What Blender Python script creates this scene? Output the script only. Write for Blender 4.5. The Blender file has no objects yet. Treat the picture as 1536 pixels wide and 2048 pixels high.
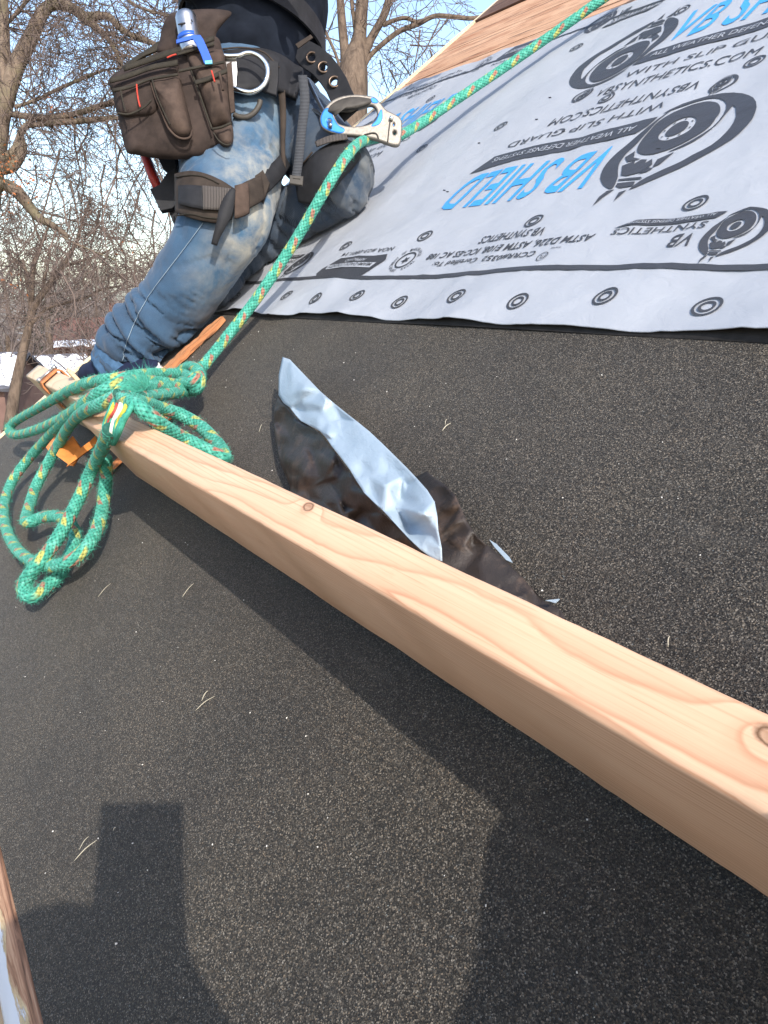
import bpy, bmesh, math, random
import numpy as np
from mathutils import Vector, Matrix, noise as mnoise

random.seed(7)
RNG = np.random.default_rng(7)
SC = bpy.context.scene
COL = SC.collection

# ------------------------------------------------------------------ camera
FPX, CX, CY = 1500.0, 768.0, 1024.0          # focal length and centre, in pixels of the 1536 x 2048 photograph
ZC = 6.2                                      # camera height above the yard
CAM = np.array([0.0, 0.0, ZC])
PITCH = math.atan((CY - 592.0) / FPX)
RGT = np.array([1.0, 0, 0])
UPV = np.array([0, math.sin(PITCH), math.cos(PITCH)])
FWD = np.array([0, math.cos(PITCH), -math.sin(PITCH)])
cam_d = bpy.data.cameras.new('camera')
cam_d.sensor_fit = 'VERTICAL'
cam_d.sensor_height = 24.0
cam_d.lens = FPX / 2048.0 * 24.0
cam_d.clip_start = 0.01
cam_d.clip_end = 3000.0
cam = bpy.data.objects.new('camera', cam_d)
cam.location = CAM
cam.rotation_euler = (math.pi / 2 - PITCH, 0, 0)
COL.objects.link(cam)
SC.camera = cam

# ------------------------------------------------------------------ sky, sun, exposure
SUND = np.array([-0.26354, 0.75607, -0.59909])    # the way the sunlight travels
SUN_EL = math.asin(-SUND[2])
world = bpy.data.worlds.new('World')
SC.world = world
world.use_nodes = True
wn = world.node_tree
sky = wn.nodes.new('ShaderNodeTexSky')
sky.sky_type = 'NISHITA'
sky.sun_disc = False
sky.sun_elevation = SUN_EL
sky.sun_rotation = math.atan2(-SUND[0], -SUND[1])
sky.air_density = 1.0
sky.dust_density = 1.5
sky.ozone_density = 0.8
wn.links.new(sky.outputs[0], wn.nodes['Background'].inputs[0])
wn.nodes['Background'].inputs[1].default_value = 0.15
sun_d = bpy.data.lights.new('sun', 'SUN')
sun_d.energy = 2.4
sun_d.angle = math.radians(0.53)
sun_d.color = (1.0, 0.942, 0.865)
sun = bpy.data.objects.new('sun', sun_d)
sun.rotation_euler = Vector(SUND).to_track_quat('-Z', 'Y').to_euler()
sun.location = (3, -6, 14)
COL.objects.link(sun)
SC.view_settings.view_transform = 'Standard'
SC.view_settings.look = 'None'
SC.view_settings.exposure = 1.18
SC.view_settings.gamma = 1.0
SC.view_settings.use_curve_mapping = False
SC.cycles.max_bounces = 6
SC.cycles.transparent_max_bounces = 8

# ------------------------------------------------------------------ the frame of the roof slope
DR = 0.48                                    # distance from the camera to the roof plane
EV = np.array([-0.5526115, 0.8334390, 0.0])  # along the eave, away from the camera
SV = np.array([0.6571686, 0.4357354, 0.6150318])   # up the slope
NV = np.array([-0.5125915, -0.3398736, 0.7885023])
ORO = CAM - DR * NV
MROOF = Matrix(((-EV[0], SV[0], NV[0], ORO[0]), (-EV[1], SV[1], NV[1], ORO[1]), (-EV[2], SV[2], NV[2], ORO[2]), (0, 0, 0, 1)))


def RF(e, s, h=0.0):
    """roof coordinates (along the eave, up the slope, off the surface) to world"""
    return ORO + e * EV + s * SV + h * NV


def RFA(a):
    a = np.asarray(a, float)
    return ORO + a[..., 0:1] * EV + a[..., 1:2] * SV + a[..., 2:3] * NV


def ray(x, y):
    return (x - CX) * RGT + (CY - y) * UPV + FPX * FWD


def P(x, y, d):
    """the place seen at a photograph pixel, d metres in front of the camera"""
    return CAM + ray(x, y) * (d / FPX)


def RP(x, y, h=0.0):
    """the place seen at a photograph pixel, h metres off the roof surface: (e, s, h)"""
    r = ray(x, y)
    k = -(DR - h) / (r @ NV)
    X = r * k
    return np.array([X @ EV, X @ SV, h])


def RW(x, y, h=0.0):
    return RF(*RP(x, y, h))


# ------------------------------------------------------------------ materials
def srgb(r, g, b):
    f = lambda c: (c / 255 / 12.92) if c / 255 <= 0.04045 else ((c / 255 + 0.055) / 1.055) ** 2.4
    return (f(r), f(g), f(b), 1.0)


class NT:
    """a small builder for node materials"""
    def __init__(self, name, rough=0.7, spec=0.3, metal=0.0):
        self.m = bpy.data.materials.new(name)
        self.m.use_nodes = True
        self.t = self.m.node_tree
        self.b = self.t.nodes['Principled BSDF']
        self.b.inputs['Roughness'].default_value = rough
        self.b.inputs['Specular IOR Level'].default_value = spec
        self.b.inputs['Metallic'].default_value = metal
        self.tc = self.t.nodes.new('ShaderNodeTexCoord')

    def n(self, typ, **kw):
        nd = self.t.nodes.new(typ)
        for k, v in kw.items():
            if k.startswith('i_'):
                key = k[2:]
                key = int(key) if key.isdigit() else key.replace('_', ' ')
                if isinstance(v, bpy.types.NodeSocket):
                    self.t.links.new(v, nd.inputs[key])
                else:
                    nd.inputs[key].default_value = v
            else:
                setattr(nd, k, v)
        return nd

    def link(self, a, b):
        self.t.links.new(a, b)

    def coord(self, which='Object', scale=(1, 1, 1), loc=(0, 0, 0), rot=(0, 0, 0)):
        mp = self.n('ShaderNodeMapping', i_Scale=scale, i_Location=loc, i_Rotation=rot)
        self.link(self.tc.outputs[which], mp.inputs['Vector'])
        return mp.outputs[0]

    def noise(self, vec, scale, detail=3.0, rough=0.5, dist=0.0, dim='3D'):
        nd = self.n('ShaderNodeTexNoise', noise_dimensions=dim, i_Scale=scale, i_Detail=detail, i_Roughness=rough, i_Distortion=dist)
        self.link(vec, nd.inputs['Vector'])
        return nd.outputs['Fac']

    def ramp(self, fac, stops, interp='LINEAR'):
        nd = self.n('ShaderNodeValToRGB')
        nd.color_ramp.interpolation = interp
        e = nd.color_ramp.elements
        while len(e) < len(stops):
            e.new(0.5)
        for el, (p, c) in zip(e, stops):
            el.position = p
            el.color = c if len(c) == 4 else (*c, 1)
        self.link(fac, nd.inputs[0])
        return nd.outputs[0]

    def mix(self, fac, a, b, mode='MIX'):
        nd = self.n('ShaderNodeMix', data_type='RGBA', blend_type=mode)
        for s, v in ((nd.inputs[0], fac), (nd.inputs[6], a), (nd.inputs[7], b)):
            if isinstance(v, bpy.types.NodeSocket):
                self.link(v, s)
            else:
                s.default_value = v
        return nd.outputs[2]

    def math(self, op, a, b=0.0, c=0.0):
        nd = self.n('ShaderNodeMath', operation=op)
        for i, v in enumerate((a, b, c)):
            if isinstance(v, bpy.types.NodeSocket):
                self.link(v, nd.inputs[i])
            else:
                nd.inputs[i].default_value = v
        return nd.outputs[0]

    def sep(self, vec):
        nd = self.n('ShaderNodeSeparateXYZ')
        self.link(vec, nd.inputs[0])
        return nd.outputs

    def bump(self, height, strength=0.3, dist=0.002, normal=None):
        nd = self.n('ShaderNodeBump', i_Strength=strength, i_Distance=dist)
        self.link(height, nd.inputs['Height'])
        if normal:
            self.link(normal, nd.inputs['Normal'])
        self.link(nd.outputs[0], self.b.inputs['Normal'])
        return nd.outputs[0]

    def color(self, v):
        if isinstance(v, bpy.types.NodeSocket):
            self.link(v, self.b.inputs['Base Color'])
        else:
            self.b.inputs['Base Color'].default_value = v

    def rough(self, v):
        self.link(v, self.b.inputs['Roughness'])


def mat_plain(name, col, rough=0.7, spec=0.3, metal=0.0, var=0.25, scale=40.0, bump=0.0, bscale=400.0, bdist=0.001):
    t = NT(name, rough, spec, metal)
    v = t.coord()
    f = t.noise(v, scale, 4, 0.6)
    lo = tuple(c * (1 - var) for c in col[:3]) + (1,)
    hi = tuple(min(1, c * (1 + var)) for c in col[:3]) + (1,)
    t.color(t.ramp(f, [(0.3, lo), (0.7, hi)]))
    if bump:
        t.bump(t.noise(v, bscale, 2, 0.5), bump, bdist)
    return t.m


# ------------------------------------------------------------------ objects
def thing(name, label, cat, origin, group=None, frame=None, kind=None):
    o = bpy.data.objects.new(name, None)
    o.empty_display_size = 0.05
    COL.objects.link(o)
    m = Matrix.Translation(Vector(origin))
    if frame == 'roof':
        m = MROOF.copy()
        m.translation = Vector(origin)
    o.matrix_world = m
    tag(o, label, cat, group, kind)
    return o


def tag(o, label=None, cat=None, group=None, kind=None):
    for k, v in (('label', label), ('category', cat), ('group', group), ('kind', kind)):
        if v:
            o[k] = v
    return o


def root_matrix(o):
    m = o.matrix_basis.copy()
    p = o.parent
    while p:
        m = p.matrix_basis @ m
        p = p.parent
    return m


def mesh_data(name, V, F, mats, uv=None, smooth=True, mi=None):
    me = bpy.data.meshes.new(name)
    me.from_pydata([tuple(map(float, v)) for v in V], [], [tuple(f) for f in F])
    for m in (mats if isinstance(mats, (list, tuple)) else [mats]):
        me.materials.append(m)
    if uv is not None:
        l = me.uv_layers.new(name='UVMap')
        flat = [c for face in uv for q in face for c in q]
        l.data.foreach_set('uv', flat)
    if smooth:
        me.polygons.foreach_set('use_smooth', [True] * len(me.polygons))
    if mi is not None:
        me.polygons.foreach_set('material_index', mi)
    me.update()
    return me


def part(name, V, F, mat, parent, uv=None, smooth=True, mi=None, label=None, kind=None, auto=None):
    """a mesh from world coordinates, stored in its parent's frame"""
    V = np.asarray(V, float)
    inv = np.array(root_matrix(parent).inverted())
    L = V @ inv[:3, :3].T + inv[:3, 3]
    o = bpy.data.objects.new(name, mesh_data(name, L, F, mat, uv, smooth, mi))
    COL.objects.link(o)
    o.parent = parent
    if label:
        o['label'] = label
    if kind:
        o['kind'] = kind
    if auto:
        bevel(o, *auto)
    return o


def solo(name, V, F, mat, label=None, cat=None, group=None, kind=None, origin=None, frame=None, uv=None, smooth=True, mi=None):
    """a thing that is one mesh"""
    V = np.asarray(V, float)
    if origin is None:
        origin = (V[:, 0].mean(), V[:, 1].mean(), V[:, 2].min())
    m = Matrix.Translation(Vector(origin))
    if frame == 'roof':
        m = MROOF.copy()
        m.translation = Vector(origin)
    inv = np.array(m.inverted())
    o = bpy.data.objects.new(name, mesh_data(name, V @ inv[:3, :3].T + inv[:3, 3], F, mat, uv, smooth, mi))
    o.matrix_world = m
    COL.objects.link(o)
    return tag(o, label, cat, group, kind)


def bevel(o, w=0.003, seg=2, ang=40):
    b = o.modifiers.new('bevel', 'BEVEL')
    b.width = w
    b.segments = seg
    b.limit_method = 'ANGLE'
    b.angle_limit = math.radians(ang)
    return b


# ------------------------------------------------------------------ shapes
def catmull(pts, n):
    """a smooth curve through points, n samples per span"""
    p = np.asarray(pts, float)
    if len(p) < 3:
        t = np.linspace(0, 1, n * (len(p) - 1) + 1)[:, None]
        return p[0] * (1 - t) + p[-1] * t
    q = np.vstack([2 * p[0] - p[1], p, 2 * p[-1] - p[-2]])
    out = []
    for i in range(1, len(q) - 2):
        a, b, c, d = q[i - 1], q[i], q[i + 1], q[i + 2]
        for t in np.linspace(0, 1, n, endpoint=False):
            out.append(0.5 * (2 * b + (c - a) * t + (2 * a - 5 * b + 4 * c - d) * t * t + (3 * b - a - 3 * c + d) * t ** 3))
    out.append(q[-2])
    return np.array(out)


def closed_catmull(pts, n):
    p = np.asarray(pts, float)
    m = len(p)
    out = []
    for i in range(m):
        a, b, c, d = p[i - 1], p[i], p[(i + 1) % m], p[(i + 2) % m]
        for t in np.linspace(0, 1, n, endpoint=False):
            out.append(0.5 * (2 * b + (c - a) * t + (2 * a - 5 * b + 4 * c - d) * t * t + (3 * b - a - 3 * c + d) * t ** 3))
    return np.array(out)


def frames(pts, up=None):
    p = np.asarray(pts, float)
    T = np.gradient(p, axis=0)
    T /= np.linalg.norm(T, axis=1)[:, None] + 1e-12
    ref = np.array(up if up is not None else (0.31, 0.2, 0.93))
    n = np.cross(T[0], ref)
    if np.linalg.norm(n) < 1e-3:
        n = np.cross(T[0], (1, 0, 0))
    n /= np.linalg.norm(n)
    A, B = [], []
    for t in T:
        n = n - t * (n @ t)
        n /= np.linalg.norm(n) + 1e-12
        A.append(n.copy())
        B.append(np.cross(t, n))
    return T, np.array(A), np.array(B)


def tube(pts, rad, seg=8, cap=True, closed=False, up=None, ell=None):
    """returns V, F, UV faces (u round, v along in metres)"""
    p = np.asarray(pts, float)
    n = len(p)
    rad = np.broadcast_to(np.asarray(rad, float), (n,))
    T, A, B = frames(p, up)
    L = np.concatenate([[0], np.cumsum(np.linalg.norm(np.diff(p, axis=0), axis=1))])
    th = np.linspace(0, 2 * math.pi, seg, endpoint=False)
    V = []
    for i in range(n):
        ea, eb = (1, 1) if ell is None else ell
        V.append(p[i] + rad[i] * (np.cos(th)[:, None] * A[i] * ea + np.sin(th)[:, None] * B[i] * eb))
    V = np.vstack(V)
    F, U = [], []
    m = n if closed else n - 1
    for i in range(m):
        j = (i + 1) % n
        for k in range(seg):
            k2 = (k + 1) % seg
            F.append((i * seg + k, i * seg + k2, j * seg + k2, j * seg + k))
            v0, v1 = L[i], (L[j] if j else L[i] + np.linalg.norm(p[0] - p[i]))
            U.append(((k / seg, v0), ((k + 1) / seg, v0), ((k + 1) / seg, v1), (k / seg, v1)))
    if cap and not closed:
        F.append(tuple(range(seg - 1, -1, -1)))
        U.append(tuple((0.5, 0) for _ in range(seg)))
        F.append(tuple((n - 1) * seg + k for k in range(seg)))
        U.append(tuple((0.5, L[-1]) for _ in range(seg)))
    return V, F, U


def join(*shapes):
    V, F, U = [], [], []
    o = 0
    for s in shapes:
        v, f = s[0], s[1]
        V.append(np.asarray(v, float))
        F += [tuple(i + o for i in q) for q in f]
        if len(s) > 2 and s[2] is not None:
            U += list(s[2])
        o += len(v)
    return np.vstack(V), F, (U if len(U) == len(F) else None)


def box(c, ax, ay, az):
    """box from a centre and three half-axes"""
    c, ax, ay, az = (np.asarray(q, float) for q in (c, ax, ay, az))
    V = [c + i * ax + j * ay + k * az for i in (-1, 1) for j in (-1, 1) for k in (-1, 1)]
    F = [(0, 1, 3, 2), (4, 6, 7, 5), (0, 4, 5, 1), (2, 3, 7, 6), (0, 2, 6, 4), (1, 5, 7, 3)]
    if np.dot(np.cross(ax, ay), az) < 0:
        F = [f[::-1] for f in F]
    return np.array(V), F


def rbox(e0, e1, s0, s1, h0, h1):
    return box(RF((e0 + e1) / 2, (s0 + s1) / 2, (h0 + h1) / 2), EV * (e1 - e0) / 2, SV * (s1 - s0) / 2, NV * (h1 - h0) / 2)


def grid(nu, nv, fn):
    """fn(u, v) -> world point for u, v in 0..1"""
    V = [fn(i / (nu - 1), j / (nv - 1)) for j in range(nv) for i in range(nu)]
    F = [(j * nu + i, j * nu + i + 1, (j + 1) * nu + i + 1, (j + 1) * nu + i) for j in range(nv - 1) for i in range(nu - 1)]
    return np.array(V), F


def rails(A, B, nu, nv, off=None):
    """a sheet between two polylines (already world points)"""
    a = resample(catmull(A, 8), nu)
    b = resample(catmull(B, 8), nu)
    V = []
    for j in range(nv):
        t = j / (nv - 1)
        for i in range(nu):
            q = a[i] * (1 - t) + b[i] * t
            if off is not None:
                q = q + off(i / (nu - 1), t)
            V.append(q)
    F = [(j * nu + i, j * nu + i + 1, (j + 1) * nu + i + 1, (j + 1) * nu + i) for j in range(nv - 1) for i in range(nu - 1)]
    return np.array(V), F


def resample(p, n):
    p = np.asarray(p, float)
    L = np.concatenate([[0], np.cumsum(np.linalg.norm(np.diff(p, axis=0), axis=1))])
    t = np.linspace(0, L[-1], n)
    return np.stack([np.interp(t, L, p[:, k]) for k in range(p.shape[1])], axis=1)


def thicken(V, F, th, direction):
    """close a sheet by a copy shifted along a direction"""
    V = np.asarray(V, float)
    n = len(V)
    W = V + np.asarray(direction) * th
    edges = {}
    for f in F:
        for a, b in zip(f, f[1:] + f[:1]):
            k = (min(a, b), max(a, b))
            edges[k] = None if k in edges else (a, b)
    G = list(F) + [tuple(i + n for i in reversed(f)) for f in F]
    for e in edges.values():
        if e:
            a, b = e
            G.append((b, a, a + n, b + n))
    return np.vstack([V, W]), G


def pillow(outline, d, bulge, thick, rings=7, n=6, tilt=(0, 0), smooth=True, power=0.5, ctr=None):
    """a stuffed shape: outline in photograph pixels at depth d, its front bulging towards the viewer"""
    o = closed_catmull(outline, n) if smooth else np.asarray(outline, float)
    c = np.asarray(ctr, float) if ctr is not None else o.mean(axis=0)
    m = len(o)
    V, F = [], []

    def pt(q, dd):
        return P(q[0], q[1], d + dd + tilt[0] * (q[0] - c[0]) + tilt[1] * (q[1] - c[1]))
    for k in range(rings):
        r = k / rings
        z = bulge * (1 - (1 - r) ** 2) ** power
        for q in o:
            V.append(pt(c + (q - c) * (1 - r), -z))
    V.append(pt(c, -bulge))
    for k in range(rings - 1):
        for i in range(m):
            j = (i + 1) % m
            F.append((k * m + i, k * m + j, (k + 1) * m + j, (k + 1) * m + i))
    top = rings * m
    for i in range(m):
        F.append(((rings - 1) * m + i, (rings - 1) * m + (i + 1) % m, top))
    b = len(V)
    for q in o:
        V.append(pt(c + (q - c) * 0.97, thick))
    V.append(pt(c, thick))
    for i in range(m):
        j = (i + 1) % m
        F.append((j, i, b + i, b + j))
        F.append((b + j, b + i, b + m))
    V = np.array(V)
    # make the faces point outwards
    f = F[0]
    nrm = np.cross(V[f[1]] - V[f[0]], V[f[3]] - V[f[0]])
    if nrm @ FWD > 0:
        F = [q[::-1] for q in F]
    return V, F


def plate(loops, extrude, bev=0.0, res=4):
    """a flat plate in the xy plane with holes; returns local V, F"""
    cu = bpy.data.curves.new('tmp', 'CURVE')
    cu.dimensions = '2D'
    cu.fill_mode = 'BOTH'
    cu.extrude = extrude
    cu.bevel_depth = bev
    cu.bevel_resolution = 2 if bev else 0
    for lp in loops:
        sp = cu.splines.new('POLY')
        sp.points.add(len(lp) - 1)
        for q, pnt in zip(lp, sp.points):
            pnt.co = (q[0], q[1], 0, 1)
        sp.use_cyclic_u = True
    return curve_mesh(cu)


def curve_mesh(cu):
    o = bpy.data.objects.new('tmp', cu)
    COL.objects.link(o)
    bpy.context.view_layer.update()
    me = o.to_mesh()
    V = np.array([v.co[:] for v in me.vertices]).reshape(-1, 3)
    F = [tuple(p.vertices) for p in me.polygons]
    o.to_mesh_clear()
    bpy.data.objects.remove(o)
    bpy.data.curves.remove(cu)
    return V, F


def px_plate(loops, d, thick, bev=0.0, tilt=(0, 0)):
    """a plate traced at depth d (metres); loops in photograph pixels"""
    k = d / FPX
    V, F = plate([[(x * k, -y * k) for x, y in lp] for lp in loops], thick / 2 - bev, bev)
    x, y = V[:, 0] / k, -V[:, 1] / k
    c = np.mean(np.asarray(loops[0]), axis=0)
    W = np.array([P(a, b, d) for a, b in zip(x, y)])
    W += V[:, 2:3] * (-FWD) + ((tilt[0] * (x - c[0]) + tilt[1] * (y - c[1]))[:, None]) * FWD
    return W, F


def circle(cx, cy, r, n=24, ry=None, rot=0):
    ry = r if ry is None else ry
    out = []
    for i in range(n):
        t = 2 * math.pi * i / n
        x, y = r * math.cos(t), ry * math.sin(t)
        out.append((cx + x * math.cos(rot) - y * math.sin(rot), cy + x * math.sin(rot) + y * math.cos(rot)))
    return out


def fbm(p, o=4):
    return mnoise.fractal(Vector(p), 0.6, 2.0, o)


def remesh(V, F, voxel, smooth_iter=0):
    """one continuous surface from overlapping closed shapes"""
    me = mesh_data('tmp', V, F, [])
    o = bpy.data.objects.new('tmp', me)
    COL.objects.link(o)
    m = o.modifiers.new('r', 'REMESH')
    m.mode = 'VOXEL'
    m.voxel_size = voxel
    if smooth_iter:
        s = o.modifiers.new('s', 'SMOOTH')
        s.iterations = smooth_iter
        s.factor = 0.5
    dg = bpy.context.evaluated_depsgraph_get()
    ev = o.evaluated_get(dg)
    q = ev.to_mesh()
    n = len(q.vertices)
    W = np.empty(n * 3)
    q.vertices.foreach_get('co', W)
    N = np.empty(n * 3)
    q.vertices.foreach_get('normal', N)
    G = [tuple(f.vertices) for f in q.polygons]
    ev.to_mesh_clear()
    bpy.data.objects.remove(o)
    bpy.data.meshes.remove(me)
    return W.reshape(-1, 3), G, N.reshape(-1, 3)

# ------------------------------------------------------------------ surfaces of the roof
def make_membrane():
    t = NT('granulated membrane', 0.85, 0.35)
    t.b.inputs['Sheen Weight'].default_value = 0.055
    t.b.inputs['Sheen Roughness'].default_value = 0.45
    t.b.inputs['Sheen Tint'].default_value = (0.95, 0.88, 0.8, 1)
    v = t.coord()
    vo = t.n('ShaderNodeTexVoronoi', i_Scale=1050.0)
    t.link(v, vo.inputs['Vector'])
    cs = t.n('ShaderNodeSeparateColor')
    t.link(vo.outputs['Color'], cs.inputs[0])
    g = cs.outputs[0]
    base = t.ramp(g, [(0.0, (0.0075, 0.0070, 0.0063)), (0.38, (0.0165, 0.0152, 0.0134)), (0.64, (0.037, 0.034, 0.0295)), (0.88, (0.068, 0.062, 0.0535)), (0.996, (0.165, 0.155, 0.140))])
    tint = t.ramp(cs.outputs[1], [(0.0, (1.0, 1.0, 1.0)), (0.6, (1.0, 0.96, 0.9)), (0.9, (1.15, 0.95, 0.75)), (1.0, (0.8, 1.0, 1.15))])
    c = t.mix(1.0, base, tint, 'MULTIPLY')
    big = t.noise(v, 3.5, 5, 0.62)
    wear_or_shade = t.ramp(big, [(0.28, (0.74, 0.75, 0.78)), (0.65, (1.32, 1.26, 1.16))])
    c = t.mix(1.0, c, wear_or_shade, 'MULTIPLY')
    scuff = t.noise(t.coord(scale=(1, 6, 1), rot=(0, 0, 0.6)), 9.0, 4, 0.6)
    c = t.mix(t.ramp(scuff, [(0.58, (0, 0, 0)), (0.8, (0.30, 0.30, 0.30))]), c, (0.085, 0.078, 0.068, 1))
    t.color(c)
    # each grain lies at its own tilt
    nm = t.n('ShaderNodeMix', data_type='VECTOR')
    geo = t.n('ShaderNodeNewGeometry')
    sub = t.n('ShaderNodeVectorMath', operation='SUBTRACT', i_1=(0.5, 0.5, 0.5))
    t.link(vo.outputs['Color'], sub.inputs[0])
    sc = t.n('ShaderNodeVectorMath', operation='SCALE', i_Scale=0.6)
    t.link(sub.outputs[0], sc.inputs[0])
    ad = t.n('ShaderNodeVectorMath', operation='ADD')
    t.link(geo.outputs['Normal'], ad.inputs[0])
    t.link(sc.outputs[0], ad.inputs[1])
    no = t.n('ShaderNodeVectorMath', operation='NORMALIZE')
    t.link(ad.outputs[0], no.inputs[0])
    t.bump(vo.outputs['Distance'], 0.6, 0.0012, no.outputs[0])
    t.rough(t.ramp(cs.outputs[2], [(0.0, (0.85,) * 3), (0.85, (0.68,) * 3), (1.0, (0.32,) * 3)]))
    return t.m


def make_wood(name, light, mid, dark, rings=70.0, axis=(0.0, 0.05, -0.06), tilt=(0.006, 0.02), knots=(), stain=None, wob=0.010, rough=0.6, cracks=0.0, bump=0.15):
    """sawn timber: growth rings round a slightly tilted pith, local x along the grain"""
    t = NT(name, rough, 0.3)
    v = t.coord()
    xyz = t.sep(v)
    x, y, z = xyz[0], xyz[1], xyz[2]
    n1 = t.noise(t.coord(scale=(2.2, 7, 7)), 1.0, 2, 0.5)
    n2 = t.noise(t.coord(scale=(2.2, 7, 7), loc=(7.3, 2.1, 5.5)), 1.0, 2, 0.5)
    yy = t.math('ADD', t.math('SUBTRACT', y, axis[1]), t.math('MULTIPLY', x, tilt[0]))
    yy = t.math('ADD', yy, t.math('MULTIPLY', t.math('SUBTRACT', n1, 0.5), wob * 7))
    zz = t.math('ADD', t.math('SUBTRACT', z, axis[2]), t.math('MULTIPLY', x, tilt[1]))
    zz = t.math('ADD', zz, t.math('MULTIPLY', t.math('SUBTRACT', n2, 0.5), wob * 7))
    r = t.math('SQRT', t.math('ADD', t.math('MULTIPLY', yy, yy), t.math('MULTIPLY', zz, zz)))
    kmask = None
    for (kx, ky, kz, kr) in knots:
        dv = t.n('ShaderNodeVectorMath', operation='DISTANCE', i_1=(kx, ky, kz))
        sq = t.n('ShaderNodeVectorMath', operation='MULTIPLY', i_1=(0.6, 1.0, 1.0))
        t.link(v, sq.inputs[0])
        dv.inputs[1].default_value = (kx * 0.6, ky, kz)
        t.link(sq.outputs[0], dv.inputs[0])
        q = t.math('DIVIDE', dv.outputs[1 if 'Value' in dv.outputs and False else 'Value'], kr)
        bell = t.math('POWER', 2.718, t.math('MULTIPLY', t.math('MULTIPLY', q, q), -0.22))
        r = t.math('ADD', r, t.math('MULTIPLY', bell, kr * 1.0))
        q = t.math('ADD', q, t.math('MULTIPLY', t.math('SUBTRACT', t.noise(v, 160, 3, 0.6), 0.5), 0.45))
        k = t.ramp(q, [(0.0, (0.55,) * 3), (0.5, (0.38,) * 3), (0.68, (0.95,) * 3), (0.78, (0.6,) * 3), (0.98, (0,) * 3)])
        kmask = k if kmask is None else t.mix(1.0, kmask, k, 'LIGHTEN')
    fr = t.math('FRACT', t.math('MULTIPLY', r, rings))
    late = t.ramp(fr, [(0.0, (0,) * 3), (0.5, (0.08,) * 3), (0.78, (0.35,) * 3), (0.92, (1,) * 3), (1.0, (0.05,) * 3)])
    fib = t.noise(t.coord(scale=(8, 380, 380)), 1.0, 3, 0.6)
    big = t.noise(t.coord(scale=(3, 16, 16)), 1.0, 3, 0.55)
    base = t.mix(t.ramp(big, [(0.3, (0,) * 3), (0.7, (1,) * 3)]), light, mid)
    lv = t.noise(t.coord(scale=(2.5, 30, 30), loc=(9, 3, 1)), 1.0, 2, 0.5)
    c = t.mix(t.math('MULTIPLY', late, t.math('MULTIPLY', lv, 0.95)), base, dark)
    wl = t.noise(t.coord(scale=(1.6, 22, 22), loc=(4, 4, 9)), 1.0, 2, 0.45)
    ln = t.math('FRACT', t.math('MULTIPLY', t.math('ADD', t.math('ADD', y, t.math('MULTIPLY', z, 0.7)), t.math('MULTIPLY', wl, 0.030)), 190.0))
    lm = t.ramp(ln, [(0.0, (0,) * 3), (0.70, (0.06,) * 3), (0.90, (0.8,) * 3), (1.0, (0,) * 3)])
    c = t.mix(t.math('MULTIPLY', lm, t.ramp(t.noise(t.coord(scale=(1.4, 26, 26), loc=(1, 6, 2)), 1.0, 3, 0.5), [(0.38, (0,) * 3), (0.62, (0.62,) * 3)])), c, dark)
    pore = t.noise(t.coord(scale=(14, 900, 900)), 1.0, 2, 0.5)
    c = t.mix(t.ramp(pore, [(0.60, (0,) * 3), (0.75, (0.35,) * 3)]), c, dark)
    grub = t.noise(t.coord(scale=(9, 14, 14), loc=(2, 8, 4)), 1.0, 5, 0.7)
    c = t.mix(t.ramp(grub, [(0.58, (0,) * 3), (0.8, (0.25,) * 3)]), c, tuple(q * 0.6 for q in dark[:3]) + (1,))
    c = t.mix(t.math('MULTIPLY', t.math('SUBTRACT', fib, 0.35), 0.35), c, dark)
    if kmask is not None:
        c = t.mix(kmask, c, (0.13, 0.065, 0.03, 1))
    if stain:
        sm = t.noise(t.coord(scale=(5, 18, 18), loc=(3, 1, 2)), 1.0, 5, 0.65)
        c = t.mix(t.ramp(sm, [(0.48, (0,) * 3), (0.68, (0.85,) * 3)]), c, stain)
    hgt = fib
    if cracks:
        cr = t.noise(t.coord(scale=(3, 90, 90), loc=(1, 4, 2)), 1.0, 5, 0.7, 0.4)
        cm = t.ramp(cr, [(0.40 - 0.05, (1,) * 3), (0.44, (0,) * 3)])
        c = t.mix(t.math('MULTIPLY', cm, cracks), c, (0.03, 0.02, 0.014, 1))
        hgt = t.math('SUBTRACT', fib, t.math('MULTIPLY', cm, 1.5))
    t.color(c)
    t.bump(hgt, bump, 0.0012)
    return t.m


M = {}
M['membrane'] = make_membrane()
M['selvage'] = mat_plain('membrane selvage film', (0.026, 0.024, 0.023, 1), 0.8, 0.2, var=0.4, scale=30, bump=0.3, bscale=300)
M['deck_new'] = make_wood('tan deck boards', srgb(206, 168, 138), srgb(192, 150, 118), srgb(146, 104, 76), 70, cracks=0.85, stain=srgb(150, 100, 70), rough=0.8, bump=0.5)
M['deck_old'] = make_wood('weathered brown deck boards', srgb(128, 100, 84), srgb(104, 78, 64), srgb(60, 42, 34), 70, cracks=0.9, stain=srgb(70, 52, 44), rough=0.85, bump=0.5)
M['trim'] = make_wood('pale rake trim', srgb(238, 222, 188), srgb(222, 200, 160), srgb(176, 146, 106), 80, rough=0.8)
M['siding'] = mat_plain('white painted siding', srgb(215, 213, 206), 0.6, 0.3, var=0.06, scale=6)
M['under'] = mat_plain('roof board underside', (0.12, 0.085, 0.06, 1), 0.9, 0.2)


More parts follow.
